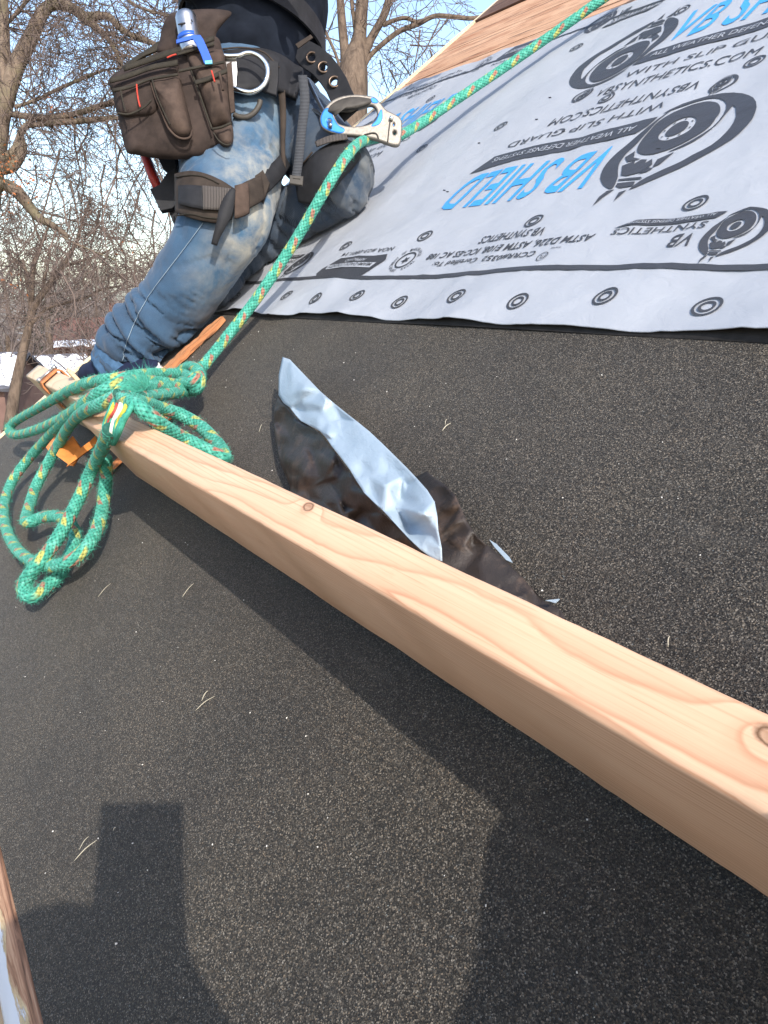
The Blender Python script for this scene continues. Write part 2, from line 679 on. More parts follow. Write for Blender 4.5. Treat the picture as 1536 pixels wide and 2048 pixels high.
def make_fascia():
    t = NT('flaking white paint on old wood', 0.75, 0.3)
    f = t.noise(t.coord(scale=(7, 45, 45)), 1.0, 6, 0.65)
    s = t.sep(t.coord())
    wood = t.ramp(t.noise(t.coord(scale=(6, 160, 160)), 1.0, 4, 0.65), [(0.3, srgb(70, 48, 36)), (0.5, srgb(150, 112, 88)), (0.7, srgb(188, 152, 124))])
    side = t.math('MULTIPLY', t.math('SUBTRACT', 0.056, s[1]), 30.0)       # paint survives on the outer face
    m = t.math('ADD', side, t.math('MULTIPLY', t.math('SUBTRACT', f, 0.5), 1.6))
    mask = t.ramp(m, [(0.45, (0,) * 3), (0.5, (1,) * 3)])
    edge = t.ramp(m, [(0.30, (0,) * 3), (0.44, (0.8,) * 3), (0.5, (0,) * 3)])
    c = t.mix(mask, wood, srgb(205, 208, 214))
    c = t.mix(edge, c, srgb(205, 188, 150))
    t.color(c)
    t.bump(t.mix(0.5, mask, f), 0.6, 0.003)
    return t.m


M['fascia'] = make_fascia()

EAVE, RAKE, RIDGE = -0.336, 2.445, 3.3
house = thing('house', 'steep house roof under the worker with black membrane and bare boards', 'house', (ORO[0] + 1.5, ORO[1] + 1.2, 0), frame=None)
E0 = -4.2                                             # the roof runs on to the right of the picture


def sheet(e0, e1, s0, s1, ne, ns, hf, th=0.006):
    V, F = grid(ne, ns, lambda u, v: RF(e0 + (e1 - e0) * u, s0 + (s1 - s0) * v, hf(e0 + (e1 - e0) * u, s0 + (s1 - s0) * v)))
    return thicken(V, [f[::-1] for f in F], th, -NV)


def roof_part(name, V, F, mat, **kw):
    """a part of the house whose own axes follow the slope, so that grain and grains lie on it"""
    o = part(name, V, F, mat, house, **kw)
    # re-express the mesh in a slope-aligned frame
    base = MROOF.copy()
    ctr = np.asarray(V).mean(axis=0)
    base.translation = Vector(ctr)
    loc = root_matrix(house).inverted() @ base
    inv = loc.inverted()
    o.data.transform(inv)
    o.matrix_basis = loc
    return o


V, F = sheet(E0, RAKE - 0.004, EAVE, 0.80, 2, 2, lambda e, s: 0.0, 0.008)
roof_part('roof_membrane', V, F, M['membrane'], smooth=False, label='black granulated self-adhered membrane on the lower slope')
V, F = sheet(E0, RAKE - 0.006, 0.543, 0.62, 60, 3, lambda e, s: 0.0022 + 0.0012 * math.sin(e * 9), 0.002)
roof_part('membrane_selvage', V, F, M['selvage'], label='smooth black lap strip under the underlayment edge')
V, F = rbox(E0, RAKE - 0.01, EAVE + 0.03, RIDGE, -0.060, -0.022)
roof_part('roof_deck', V, F, M['under'], smooth=False)
rb = random.Random(3)
s0 = 0.80
k = 0
while s0 < RIDGE - 0.05:
    w = 0.196 if s0 < 1.6 else [0.185, 0.215, 0.205, 0.2, 0.19, 0.2][k % 6]
    old = s0 > 1.98
    if s0 >= 1.6:
        k += 1
    top = 0.0 if not old else 0.006 + 0.002 * (k % 2)
    for (ea, eb) in (((E0, -1.1), (-1.096, RAKE - 0.012)) if k % 2 else ((E0, -2.4), (-2.396, RAKE - 0.012))):
        dz = rb.uniform(-0.0015, 0.0015)
        ne = 40
        lo = [0.003 * fbm((ea + (eb - ea) * i / ne * 7, s0 * 31, 0)) for i in range(ne + 1)]
        hi = [0.003 * fbm((ea + (eb - ea) * i / ne * 7, (s0 + w) * 31 + 5, 0)) for i in range(ne + 1)]

        def bp(u, v, ea=ea, eb=eb, s0=s0, w=w, lo=lo, hi=hi, top=top, dz=dz, ne=ne):
            i = min(ne, int(round(u * ne)))
            a, b = s0 + 0.002 + lo[i], s0 + w - 0.002 + hi[i]
            return RF(ea + (eb - ea) * u, a + (b - a) * v, top + dz)
        V, F = grid(ne + 1, 2, bp)
        V, F = thicken(V, [f[::-1] for f in F], 0.020, -NV)
        roof_part('deck_board', V, F, M['deck_old'] if old else M['deck_new'], smooth=False)
    s0 += w
V, F = rbox(RAKE, RAKE + 0.022, EAVE - 0.02, RIDGE, -0.16, 0.004)
roof_part('rake_trim', V, F, M['trim'], smooth=False)
# the fascia along the eave: its worn upper edge stands a little proud
V, F = grid(90, 5, lambda u, v: RF(-1.6 + (RAKE + 1.6) * u, EAVE - 0.001 - 0.048 * v, -0.003 - 0.018 * v * v + 0.004 * fbm((u * 60, v * 2, 1)) - 0.012 * max(0, fbm((u * 22, v, 4)))))
V, F = thicken(V, [f[::-1] for f in F], 0.15, -NV * 0.78 - SV * 0.62)
roof_part('fascia_board', V, F, M['fascia'])
V, F = rbox(E0, -1.604, EAVE - 0.045, EAVE - 0.004, -0.15, -0.002)
roof_part('fascia_board', V, F, M['fascia'], smooth=False)
# walls and the far slope
HV = np.array([EV[1], -EV[0], 0.0])
for (ea, eb, sa, sb, nm) in ((E0 + 0.2, RAKE - 0.25, -0.02, 0.14, 'front_wall'),):
    zt = RF(0, 0.02, -0.10)[2]
    c = RF((ea + eb) / 2, 0.06, 0)
    V, F = box((c[0], c[1], zt / 2 - 0.02), EV * (eb - ea) / 2, HV * 0.06, (0, 0, zt / 2 - 0.02))
    part(nm, V, F, M['siding'], house, smooth=False)
rid = RF(0, RIDGE, -0.02)
zr = rid[2]
hw = RIDGE * 0.7885
g0 = RF(RAKE - 0.30, 0.1, -0.12)
gpts = [np.array([g0[0], g0[1], 0]), np.array([g0[0], g0[1], g0[2]])]
apex = RF(RAKE - 0.30, RIDGE - 0.1, -0.15)
far = gpts[0] + HV * 2 * ((apex - gpts[0]) @ HV)
gv = [gpts[0], gpts[1], apex, far + np.array([0, 0, gpts[1][2]]), far]
V = np.array(gv + [q - EV * 0.12 for q in gv])
F = [(0, 1, 2, 3, 4), (9, 8, 7, 6, 5)] + [(i, i + 5, (i + 1) % 5 + 5, (i + 1) % 5) for i in range(5)]
part('gable_wall', V, F, M['siding'], house, smooth=False)
S2 = np.array([HV[0] * 0.7885, HV[1] * 0.7885, -0.615])
N2 = np.array([HV[0] * 0.615, HV[1] * 0.615, 0.7885])
c = rid + S2 * 1.75 + EV * ((E0 + RAKE) / 2) - N2 * 0.02
V, F = box(c, EV * ((RAKE - E0) / 2), S2 * 1.75, N2 * 0.02)
part('far_slope', V, F, M['membrane'], house, smooth=False)

# ------------------------------------------------------------------ the printed underlayment
UL0, UL1 = 0.548, 1.735


def ul_edge(e):
    return UL0 + 0.004 * math.sin(e * 11.1 + 0.6 + math.sin(e * 4)) + 0.005 * mnoise.noise(Vector((e * 9.0, 1.7, 0))) + 0.003 * math.sin(e * 7.1)


def ul_top(e):
    return UL1 - 0.028 * (2.43 - e) + 0.006 * math.sin(e * 9) + 0.003 * math.sin(e * 31)


def ul_h(e, s):
    d = max(0.0, s - UL0)
    curl = math.exp(-d / 0.05) * (0.003 + 0.0030 * math.sin(e * 15.0 + 1.0 + 1.4 * math.sin(e * 5)) + 0.0022 * mnoise.noise(Vector((e * 11, 3.3, 0))) * 2)
    wav = 0.0062 * mnoise.noise(Vector((e * 5.2, s * 3.0, 0.3))) + 0.0022 * mnoise.noise(Vector((e * 14, s * 7, 4.3))) + 0.0011 * mnoise.noise(Vector((e * 44, s * 30, 8.1))) + 0.0013 * max(0.0, 1 - abs(mnoise.noise(Vector((e * 7 + s * 5, s * 3 - e * 2, 2.2)))) / 0.10)
    rid = 0.0022 * math.exp(-d / 0.25) * math.sin(e * 24 + 2 * math.sin(s * 9))
    return 0.0070 + max(-0.002, curl) + wav + rid


def make_ul(name, base, dk, weave=True, rough=0.5):
    t = NT(name, rough, 0.35)
    v = t.coord()
    f = t.noise(v, 5.0, 4, 0.6)
    fine = t.noise(t.coord(scale=(25, 160, 40)), 1.0, 3, 0.6)
    c = t.mix(t.ramp(f, [(0.3, (0,) * 3), (0.75, (1,) * 3)]), base, dk)
    c = t.mix(t.math('MULTIPLY', fine, 0.12), c, dk)
    if weave:
        dirt = t.noise(v, 14.0, 5, 0.7)
        c = t.mix(t.ramp(dirt, [(0.60, (0,) * 3), (0.8, (0.28,) * 3)]), c, (0.33, 0.31, 0.28, 1))
    t.color(c)
    wv = t.n('ShaderNodeTexWave', wave_type='BANDS', bands_direction='X', i_Scale=190.0, i_Distortion=0.5)
    t.link(v, wv.inputs['Vector'])
    cr = t.noise(v, 26.0, 5, 0.62, 0.6)
    h = t.math('ADD', t.math('MULTIPLY', wv.outputs['Fac'], 0.10), cr)
    t.bump(h, 0.5, 0.004)
    return t.m


M['ul'] = make_ul('grey woven underlayment', (0.378, 0.393, 0.422, 1), (0.322, 0.338, 0.368, 1))
M['ink'] = make_ul('black ink', (0.040, 0.041, 0.047, 1), (0.055, 0.056, 0.062, 1), False, 0.45)
M['blue_ink'] = make_ul('blue ink', (0.052, 0.30, 0.66, 1), (0.045, 0.26, 0.58, 1), False, 0.45)
M['white_ink'] = make_ul('unprinted lettering', (0.378, 0.393, 0.422, 1), (0.322, 0.338, 0.368, 1), False, 0.5)
UE0, UE1 = -2.6, RAKE - 0.012
ul = thing('underlayment_sheet', 'grey synthetic underlayment sheet with black and blue printing, rolled out along the slope', 'roofing sheet', RF(0.8, UL0, 0.004), frame='roof')


def ulp(u, v):
    e = UE0 + (UE1 - UE0) * u
    a, b = ul_edge(e), ul_top(e)
    s = a + (b - a) * v ** 1.35
    return RF(e, s, ul_h(e, s))


V, F = grid(360, 110, ulp)
V, F = thicken(V, [f[::-1] for f in F], 0.0012, -NV)
part('sheet', V, F, M['ul'], ul)


def drape(name, V2, F2, mat, lift=0.0014, label=None, cell=0.03):
    """lay flat print (points in e, s) on the sheet"""
    bm = bmesh.new()
    vs = [bm.verts.new((q[0], q[1], 0)) for q in V2]
    for f in F2:
        try:
            bm.faces.new([vs[i] for i in f])
        except ValueError:
            pass
    a = np.array([q[:2] for q in V2])
    for ax in (0, 1):
        lo, hi = a[:, ax].min(), a[:, ax].max()
        n = int((hi - lo) / cell)
        for i in range(1, n + 1):
            co = [0, 0, 0]
            co[ax] = lo + (hi - lo) * i / (n + 1)
            no = [0, 0, 0]
            no[ax] = 1
            bmesh.ops.bisect_plane(bm, geom=bm.verts[:] + bm.edges[:] + bm.faces[:], plane_co=co, plane_no=no)
    bmesh.ops.bisect_plane(bm, geom=bm.verts[:] + bm.edges[:] + bm.faces[:], plane_co=(UE1 - 0.006, 0, 0), plane_no=(1, 0, 0), clear_outer=True)
    if not bm.faces:
        bm.free()
        return None
    bm.verts.index_update()
    W = [RF(v.co.x, v.co.y, ul_h(v.co.x, v.co.y) + lift) for v in bm.verts]
    G = []
    for f in bm.faces:
        idx = [v.index for v in f.verts]
        p = [W[i] for i in idx]
        nn = np.cross(p[1] - p[0], p[2] - p[0])
        G.append(idx if nn @ NV > 0 else idx[::-1])
    bm.free()
    return part(name, W, G, mat, ul, smooth=True, label=label)


TEXT_CACHE = {}


def text_shape(s, off=0.0, space=1.0):
    k = (s, off, space)
    if k not in TEXT_CACHE:
        cu = bpy.data.curves.new('t', 'FONT')
        cu.body = s
        cu.size = 1.0
        cu.offset = off
        cu.space_character = space
        cu.resolution_u = 3
        cu.fill_mode = 'FRONT'
        V, F = curve_mesh(cu)
        lo, hi = V.min(axis=0), V.max(axis=0)
        TEXT_CACHE[k] = ((V[:, :2] - (lo[0], 0)) / (hi[0] - lo[0], 0.70), F)
    return TEXT_CACHE[k]


PER = 1.11                     # the print repeats every 1.11 m along the roll
RC = (0.998, 1.185)            # and the upper half is the lower half turned round


def place(q, turn, shift):
    q = np.asarray(q, float)[..., :2].copy()
    if turn:
        q = 2 * np.array(RC) - q
    q[..., 0] += shift
    return q


VIEWS = [(0, 0.0), (0, PER), (1, 0.0), (1, PER)]
TEXTS = [  # words, start (e, s), end (e, s), letter height, ink, weight
    ('VB SHIELD', (0.903, 0.990), (1.290, 0.988), 0.118, 'blue_ink', 0.012),
    ('WITH SLIP GUARD', (0.897, 1.112), (1.267, 1.098), 0.021, 'ink', 0.0),
    ('VBSYNTHETICS.COM', (0.862, 1.162), (1.194, 1.158), 0.027, 'ink', 0.0),
    ('VB SYNTHETICS', (0.888, 0.767), (1.038, 0.764), 0.019, 'ink', 0.012),
    ('ASTM D226, ASTM E108, ICC-ES AC 188', (0.771, 0.738), (1.148, 0.725), 0.0165, 'ink', 0.014),
    ('CCRR#0352  Certified To:', (0.859, 0.706), (1.108, 0.699), 0.0125, 'ink', 0.012),
    ('VB', (0.603, 0.727), (0.637, 0.727), 0.026, 'ink', 0.012),
    ('SYNTHETICS', (0.603, 0.751), (0.745, 0.747), 0.0135, 'ink', 0.006),
    ('NOA #23-0801.14', (1.290, 0.754), (1.484, 0.750), 0.0125, 'ink', 0.006),
]
WHITE = [
    ('ALL WEATHER DEFENSE SYSTEMS', (0.915, 1.046), (1.266, 1.044), 0.0155, 'white_ink', 0.0),
    ('ALL WEATHER DEFENSE SYSTEMS', (0.600, 0.7655), (0.730, 0.7615), 0.0058, 'white_ink', 0.0),
    ('MIAMI-DADE COUNTY', (1.312, 0.7035), (1.480, 0.7035), 0.0105, 'ink', 0.004),
    ('APPROVED', (1.352, 0.7195), (1.430, 0.7195), 0.0090, 'white_ink', 0.004),
]


def print_text(row, turn, shift, lift):
    s, a, b, h, ink, wt = row
    q, F = text_shape(s, wt)
    a, b = np.array(a), np.array(b)
    ex = b - a
    pts = a + q[:, 0:1] * ex + q[:, 1:2] * np.array([0, -h])
    drape('printed_lettering', place(pts, turn, shift), F, M[ink], lift)


def print_loops(name, loops, ink, turn, shift, lift=0.0014, smooth=0):
    lp = []
    for q in loops:
        q = np.asarray(q, float)
        if smooth:
            q = closed_catmull(q, smooth)
        lp.append([tuple(p) for p in place(q, turn, shift)])
    V, F = plate(lp, 0.0)
    drape(name, V, F, M[ink], lift)


def ring(c, r0, r1, n=28):
    return [circle(c[0], c[1], r1, n), circle(c[0], c[1], r0, n)]


SW_L = [(0.893, 1.014), (0.880, 1.052), (0.866, 1.074), (0.875, 1.051), (0.876, 1.012), (0.874, 0.983), (0.877, 0.959), (0.871, 0.933), (0.857, 0.908), (0.842, 0.886), (0.832, 0.858), (0.855, 0.869), (0.882, 0.895), (0.898, 0.926), (0.903, 0.958), (0.899, 0.986)]
SW_R = [(0.880, 1.066), (0.856, 1.088), (0.818, 1.101), (0.772, 1.095), (0.736, 1.074), (0.708, 1.045), (0.690, 1.011), (0.683, 0.978), (0.688, 0.948), (0.704, 0.922), (0.726, 0.898), (0.750, 0.878), (0.773, 0.863), (0.796, 0.850), (0.790, 0.870), (0.773, 0.886), (0.752, 0.900), (0.733, 0.921), (0.717, 0.942), (0.711, 0.968), (0.715, 0.998), (0.729, 1.028), (0.748, 1.052), (0.744, 1.020), (0.746, 0.988), (0.757, 0.962), (0.775, 0.948), (0.79, 0.944), (0.764, 0.966), (0.748, 0.995), (0.750, 1.030), (0.765, 1.062), (0.790, 1.085), (0.818, 1.091), (0.856, 1.077)]
DISC = [(0.862, 0.968), (0.872, 1.003), (0.872, 1.045), (0.850, 1.070), (0.816, 1.083), (0.792, 1.076), (0.771, 1.055), (0.758, 1.028), (0.756, 0.995), (0.768, 0.972), (0.788, 0.954), (0.814, 0.943), (0.842, 0.949)]
CLAWS = [
    [(0.862, 0.962), (0.850, 0.941), (0.832, 0.934), (0.854, 0.930), (0.872, 0.948)],
    [(0.858, 0.921), (0.840, 0.931), (0.836, 0.922), (0.830, 0.933), (0.818, 0.930), (0.815, 0.921), (0.808, 0.929), (0.798, 0.914), (0.806, 0.895), (0.826, 0.889), (0.840, 0.893)],
    [(0.797, 0.926), (0.776, 0.940), (0.782, 0.910), (0.792, 0.905)],
    [(0.800, 0.907), (0.788, 0.902), (0.794, 0.894), (0.806, 0.891)],
    [(0.838, 0.883), (0.796, 0.882), (0.790, 0.876), (0.834, 0.878)],
    [(0.832, 0.872), (0.800, 0.872), (0.795, 0.860), (0.818, 0.858), (0.830, 0.864)],
    [(0.826, 0.856), (0.832, 0.838), (0.836, 0.814), (0.842, 0.838), (0.838, 0.853)],
    [(0.800, 0.851), (0.803, 0.822), (0.811, 0.846)],
]
BANNER = [(1.312, 1.004), (1.280, 1.054), (1.173, 1.058), (1.117, 1.057), (1.044, 1.057), (0.983, 1.060), (0.905, 1.062), (0.884, 1.060), (0.890, 1.038), (0.902, 1.020), (1.001, 1.020), (1.051, 1.016), (1.155, 1.014), (1.246, 1.012)]


def logo(turn, shift, c=(0.816, 1.009), to=None, k=1.0):
    """the roll-and-claw emblem, at full size or shrunk to another centre"""
    f = (lambda q: np.asarray(q, float)) if to is None else (lambda q: (np.asarray(q, float) - c) * k + to)
    print_loops('printed_emblem', [f(SW_L)], 'ink', turn, shift, smooth=3)
    print_loops('printed_emblem', [f(SW_R)], 'ink', turn, shift, smooth=2)
    r = [f(closed_catmull(DISC, 4)), f(circle(c[0], c[1], 0.027, 30, 0.031)), f(circle(c[0], c[1], 0.0165, 24, 0.020))]
    print_loops('printed_emblem', r, 'ink', turn, shift)
    if to is None:
        for i in range(8):
            t = i * math.pi / 4
            print_loops('printed_emblem', [circle(c[0] + 0.022 * math.cos(t), c[1] + 0.0255 * math.sin(t), 0.0018, 8)], 'ink', turn, shift)
    for q in CLAWS:
        print_loops('printed_emblem', [f(q)], 'ink', turn, shift)


for turn, shift in VIEWS:
    for row in TEXTS:
        print_text(row, turn, shift, 0.0014)
    print_loops('printed_banner', [BANNER], 'ink', turn, shift)
    print_loops('printed_banner', [[(0.750, 0.750), (0.722, 0.7665), (0.657, 0.766), (0.603, 0.769), (0.588, 0.768), (0.597, 0.756), (0.648, 0.7535), (0.727, 0.7535)]], 'ink', turn, shift)
    logo(turn, shift)
    logo(turn, shift, to=(0.560, 0.737), k=0.36)
    logo(turn, shift, to=(0.815, 1.139), k=0.20)
    # approval plaque and round seal
    print_loops('printed_plaque', [[(1.509, 0.679), (1.506, 0.695), (1.474, 0.731), (1.372, 0.729), (1.339, 0.729), (1.293, 0.731), (1.279, 0.714), (1.297, 0.681), (1.312, 0.664), (1.402, 0.665), (1.49, 0.665)]], 'ink', turn, shift)
    print_loops('printed_plaque', [[(1.302, 0.7055), (1.492, 0.7055), (1.484, 0.690), (1.308, 0.690)]], 'white_ink', turn, shift, 0.0024)
    for row in WHITE:
        print_text(row, turn, shift, 0.0034 if 'COUNTY' in row[0] else 0.0024)
    sc = (1.211, 0.711)
    print_loops('printed_seal', ring(sc, 0.0200, 0.0235), 'ink', turn, shift)
    st = [(sc[0] + (0.012 if i % 2 == 0 else 0.005) * math.sin(i * math.pi / 5), sc[1] - (0.012 if i % 2 == 0 else 0.005) * math.cos(i * math.pi / 5)) for i in range(10)]
    print_loops('printed_seal', [st], 'ink', turn, shift)
    for i, ch in enumerate('DEPARTMENT OF INSURANCE  TEXAS  '):
        if ch == ' ':
            continue
        t = 2 * math.pi * i / 32
        q, Fq = text_shape(ch, 0.01)
        ct, sn = math.cos(t), math.sin(t)
        pts = np.array([(sc[0] + (0.028 + 0.0075 * y) * sn + (x - 0.5) * 0.005 * ct, sc[1] - (0.028 + 0.0075 * y) * ct + (x - 0.5) * 0.005 * sn) for x, y in q])
        drape('printed_seal', place(pts, turn, shift), Fq, M['ink'])
    print_loops('printed_seal', ring((0.836, 0.690), 0.0085, 0.0100), 'ink', turn, shift)
    print_text(('ETL', (0.830, 0.6935), (0.842, 0.6935), 0.007, 'ink', 0.01), turn, shift, 0.0010)
    print_text(('Intertek', (0.815, 0.711), (0.834, 0.7105), 0.0042, 'ink', 0.0), turn, shift, 0.0010)
# nail marks and the two lap lines
MARKS = []
for i in range(-4, 14):
    MARKS.append((0.510 + 0.1465 * i, 0.594 + (0.009 if i % 2 else -0.002)))
    MARKS.append((0.510 + 0.1465 * i + 0.06, 1.722 + (0.003 if i % 2 else -0.004) - 0.028 * (2.43 - (0.51 + 0.1465 * i)) * 0.6))
for i in range(-2, 7):
    MARKS.append((0.652 + 0.2885 * i, 0.797 - 0.006 * i))
    MARKS.append((0.652 + 0.2885 * i + 0.20, 1.529))
    MARKS.append((1.086 + 0.2950 * i, 1.188))
for (e, s) in MARKS:
    if not (UE0 + 0.03 < e < UE1 - 0.03) or s > ul_top(e) - 0.02:
        continue
    for r0, r1 in ((0.0062, 0.0098), (0.0135, 0.0170)):
        V, F = plate(ring((e, s), r0, r1, 24), 0.0)
        drape('nail_mark', V, F, M['ink'])
for s1, w in ((0.661, 0.0105), (1.655, 0.009)):
    n = 240
    V, F = grid(n, 2, lambda u, v: (UE0 + 0.02 + (UE1 - UE0 - 0.03) * u, s1 + (v - 0.5) * w + 0.003 * math.sin(u * 40) - (0.028 * (1 - u) * 2.5 if s1 > 1 else 0), 0))
    drape('lap_line', V, F, M['ink'], cell=9)

# staples, each pulling a small dark nick in the sheet
for (x, y) in ((1102, 200), (1075, 243), (1128, 265), (889, 381), (895, 383), (734, 560), (1318, 300), (960, 290)):
    e, s, _ = RP(x, y, 0.006)
    c = RF(e, s, ul_h(e, s) + 0.0012)
    V, F = box(c, EV * 0.0045 + SV * 0.001, SV * 0.0006, NV * 0.0008)
    part('staple', V, F, M['ink'], ul, smooth=False)

# ------------------------------------------------------------------ toe boards, brackets, lath
BT, BB, BS0, BS1 = 0.154, 0.013, 0.088, 0.131
PINE_C = (0.044, 0.1095, 0.0835)


def knot_at(x, y, r):
    e, s, h = RP(x, y, BT)
    return (PINE_C[0] - e, s - PINE_C[1], h - PINE_C[2], r)


M['pine'] = make_wood('fresh sawn pine', srgb(226, 188, 155), srgb(221, 177, 142), srgb(178, 118, 84), 235, axis=(0, 0.05, -0.16), tilt=(0.007, 0.011),
                      knots=(knot_at(617, 1013, 0.0060), knot_at(1546, 1474, 0.0060), (0.30, -0.0215, 0.02, 0.004), (0.72, 0.02, 0.07, 0.009)), wob=0.0022, rough=0.55, bump=0.2)
M['pine_far'] = make_wood('pale sawn pine', srgb(216, 192, 162), srgb(206, 178, 146), srgb(172, 134, 98), 120, axis=(0, 0.03, -0.1), tilt=(0.01, 0.03), wob=0.012, rough=0.6)
M['orange'] = mat_plain('orange painted steel with rust', srgb(196, 122, 56), 0.5, 0.4, var=0.22, scale=55, bump=0.15, bscale=160)
M['orange_rust'] = mat_plain('rusty orange strap', srgb(178, 112, 68), 0.65, 0.3, var=0.3, scale=70, bump=0.25, bscale=160)
M['nail'] = mat_plain('nail steel', (0.35, 0.34, 0.33, 1), 0.4, 0.5, 0.8, var=0.2)
M['lath'] = make_wood('cracked orange-brown lath', srgb(196, 140, 96), srgb(176, 116, 76), srgb(110, 66, 40), 120, cracks=0.9, rough=0.8, bump=0.5)


def plank(name, e0, e1, s0, s1, h0, h1, mat, label, frac=60):
    """a sawn board with slightly uneven arrises, its long axis along the eave"""
    prof = []
    r = 0.0045
    for (s, h, a0) in ((s0 + r, h0 + r, 180), (s1 - r, h0 + r, 270), (s1 - r, h1 - r, 0), (s0 + r, h1 - r, 90)):
        for a in (0, 30, 60, 90):
            t = math.radians(a0 + a)
            prof.append((s + r * math.cos(t), h + r * math.sin(t)))
    m = len(prof)
    V, F = [], []
    for i in range(frac + 1):
        e = e0 + (e1 - e0) * i / frac
        bow = 0.0015 * math.sin(e * 2.1)
        for j, (s, h) in enumerate(prof):
            nick = 0.0006 * max(0.0, fbm((e * 26, (j // 4) * 3.1, 5.5)) - 0.25)
            V.append(RF(e, s + bow + 0.0005 * fbm((e * 9, j * 0.7, s0 * 50)) + (nick if s < (s0 + s1) / 2 else -nick), h + 0.0006 * fbm((e * 7, j * 0.9, 3)) + (nick if h < (h0 + h1) / 2 else -nick)))
    for i in range(frac):
        for j in range(m):
            k = (j + 1) % m
            F.append((i * m + j, (i + 1) * m + j, (i + 1) * m + k, i * m + k))
    F.append(tuple(range(m)))
    F.append(tuple(frac * m + j for j in reversed(range(m))))
    bm = bmesh.new()
    o = solo(name, V, F, mat, label, 'board', 'toe boards on the brackets', origin=RF((e0 + e1) / 2, (s0 + s1) / 2, (h0 + h1) / 2), frame='roof', smooth=True)
    bm.from_mesh(o.data)
    bmesh.ops.recalc_face_normals(bm, faces=bm.faces)
    bm.to_mesh(o.data)
    bm.free()
    return o


plank('toe_board', -1.25, 1.338, BS0, BS1, BB, BT, M['pine'], 'long fresh pine board crossing the picture with a dark knot', 260)
plank('toe_board', 1.415, 2.03, 0.118, 0.160, BB, BT - 0.002, M['pine_far'], 'short pale board end held by the orange bracket beyond the rope', 20)
for (x, y, h, w, a, b, lab) in ((160, 765, 0.14, 0.010, 0.02, 0.035, 'small upright pale wood block behind the far board end'),):
    c = RW(x, y, h)
    V, F = box(c, EV * w, SV * 0.004 + NV * 0.002, NV * b)
    bo = solo('wood_block', V, F, M['pine_far'], lab, 'wood block', frame='roof', smooth=False)
    bevel(bo, 0.0015)


def bar(path, e, w, th):
    """a flat steel bar bent in the slope plane: path of (s, h), w wide along the eave"""
    p = np.array(path, float)
    T = np.gradient(p, axis=0)
    T /= np.linalg.norm(T, axis=1)[:, None]
    nn = np.stack([-T[:, 1], T[:, 0]], axis=1)
    V, F = [], []
    for q, m in zip(p, nn):
        for de, dn in ((-w, -th), (w, -th), (w, th), (-w, th)):
            r = q + m * dn
            V.append(RF(e + de, r[0], r[1]))
    n = len(p)
    for i in range(n - 1):
        for j in range(4):
            k = (j + 1) % 4
            F.append((i * 4 + j, i * 4 + k, i * 4 + 4 + k, i * 4 + 4 + j))
    F += [(3, 2, 1, 0), tuple((n - 1) * 4 + j for j in range(4))]
    return np.array(V), F


def bracket(e, label, strap=True):
    t = thing('roof_bracket', label, 'bracket', RF(e, 0.14, 0.0), 'orange roof brackets', frame='roof')
    if strap:
        V, F = bar([(0.112, 0.045), (0.112, 0.10), (0.1125, 0.148), (0.116, 0.1575), (0.14, 0.1580), (0.160, 0.1575), (0.1655, 0.150), (0.166, 0.09), (0.168, 0.012), (0.20, 0.006), (0.26, 0.004)], e, 0.017, 0.0022)
        part('strap', V, F, M['orange_rust'], t, smooth=False, auto=(0.0015, 2))
        V, F = tube([RF(e + 0.004, 0.120, 0.1625), RF(e + 0.004, 0.158, 0.1628)], 0.0032, 8)[:2]
        part('adjusting_pin', V, F, M['nail'], t)
        for s in (0.118, 0.160):
            V, F = tube([RF(e + 0.004, s, 0.158), RF(e + 0.004, s, 0.167)], 0.0055, 10)[:2]
            part('bolt_head', V, F, M['nail'], t)
    return t


br = bracket(1.80, 'orange steel bracket strapped over the short pale board end')
br2 = bracket(1.50, 'bright orange bracket foot under the boards, beneath the hanging rope', False)
for nm, lp, d, th in (('foot_plate', [(137, 872), (161, 902), (151, 932), (146, 931), (119, 911), (122, 895)], 1.50, 0.006),
                      ('side_arm', [(151, 932), (161, 902), (180, 880), (184, 872), (190, 884), (186, 892)], 1.502, 0.006),
                      ('upright', [(101, 896), (112, 870), (120, 852), (128, 858), (118, 884), (108, 904)], 1.55, 0.006)):
    V, F = px_plate([lp], d, th, 0.001, tilt=(0.0004, -0.0006))
    part(nm, V, F, M['orange'] if nm != 'upright' else M['orange_rust'], br2, smooth=False)
V, F = bar([(0.06, 0.008), (0.10, 0.008), (0.16, 0.005), (0.24, 0.004)], 1.50, 0.014, 0.002)
part('base_strap', V, F, M['orange_rust'], br2, smooth=False)
# lath lying up the slope
V, F = grid(3, 24, lambda u, v: RF(1.745 + (u - 0.5) * 0.034 * min(1, 0.35 + 6 * (1 - v)) + 0.004 * fbm((v * 5, u, 2)), 0.235 + 0.285 * v, 0.016 + 0.003 * fbm((v * 9, u * 3, 7))))
V, F = thicken(V, [f[::-1] for f in F], 0.012, -NV)
lo = solo('wooden_lath', V, F, M['lath'], 'cracked orange-brown wooden lath lying up the slope beside the rope', 'lath', origin=RF(1.745, 0.38, 0.01), smooth=False)
# its grain runs up the slope
rot = Matrix(((SV[0], EV[0], NV[0]), (SV[1], EV[1], NV[1]), (SV[2], EV[2], NV[2]))).to_4x4()
loc = lo.matrix_world.copy()
rot.translation = loc.translation
lo.data.transform(rot.inverted() @ loc)
lo.matrix_world = rot

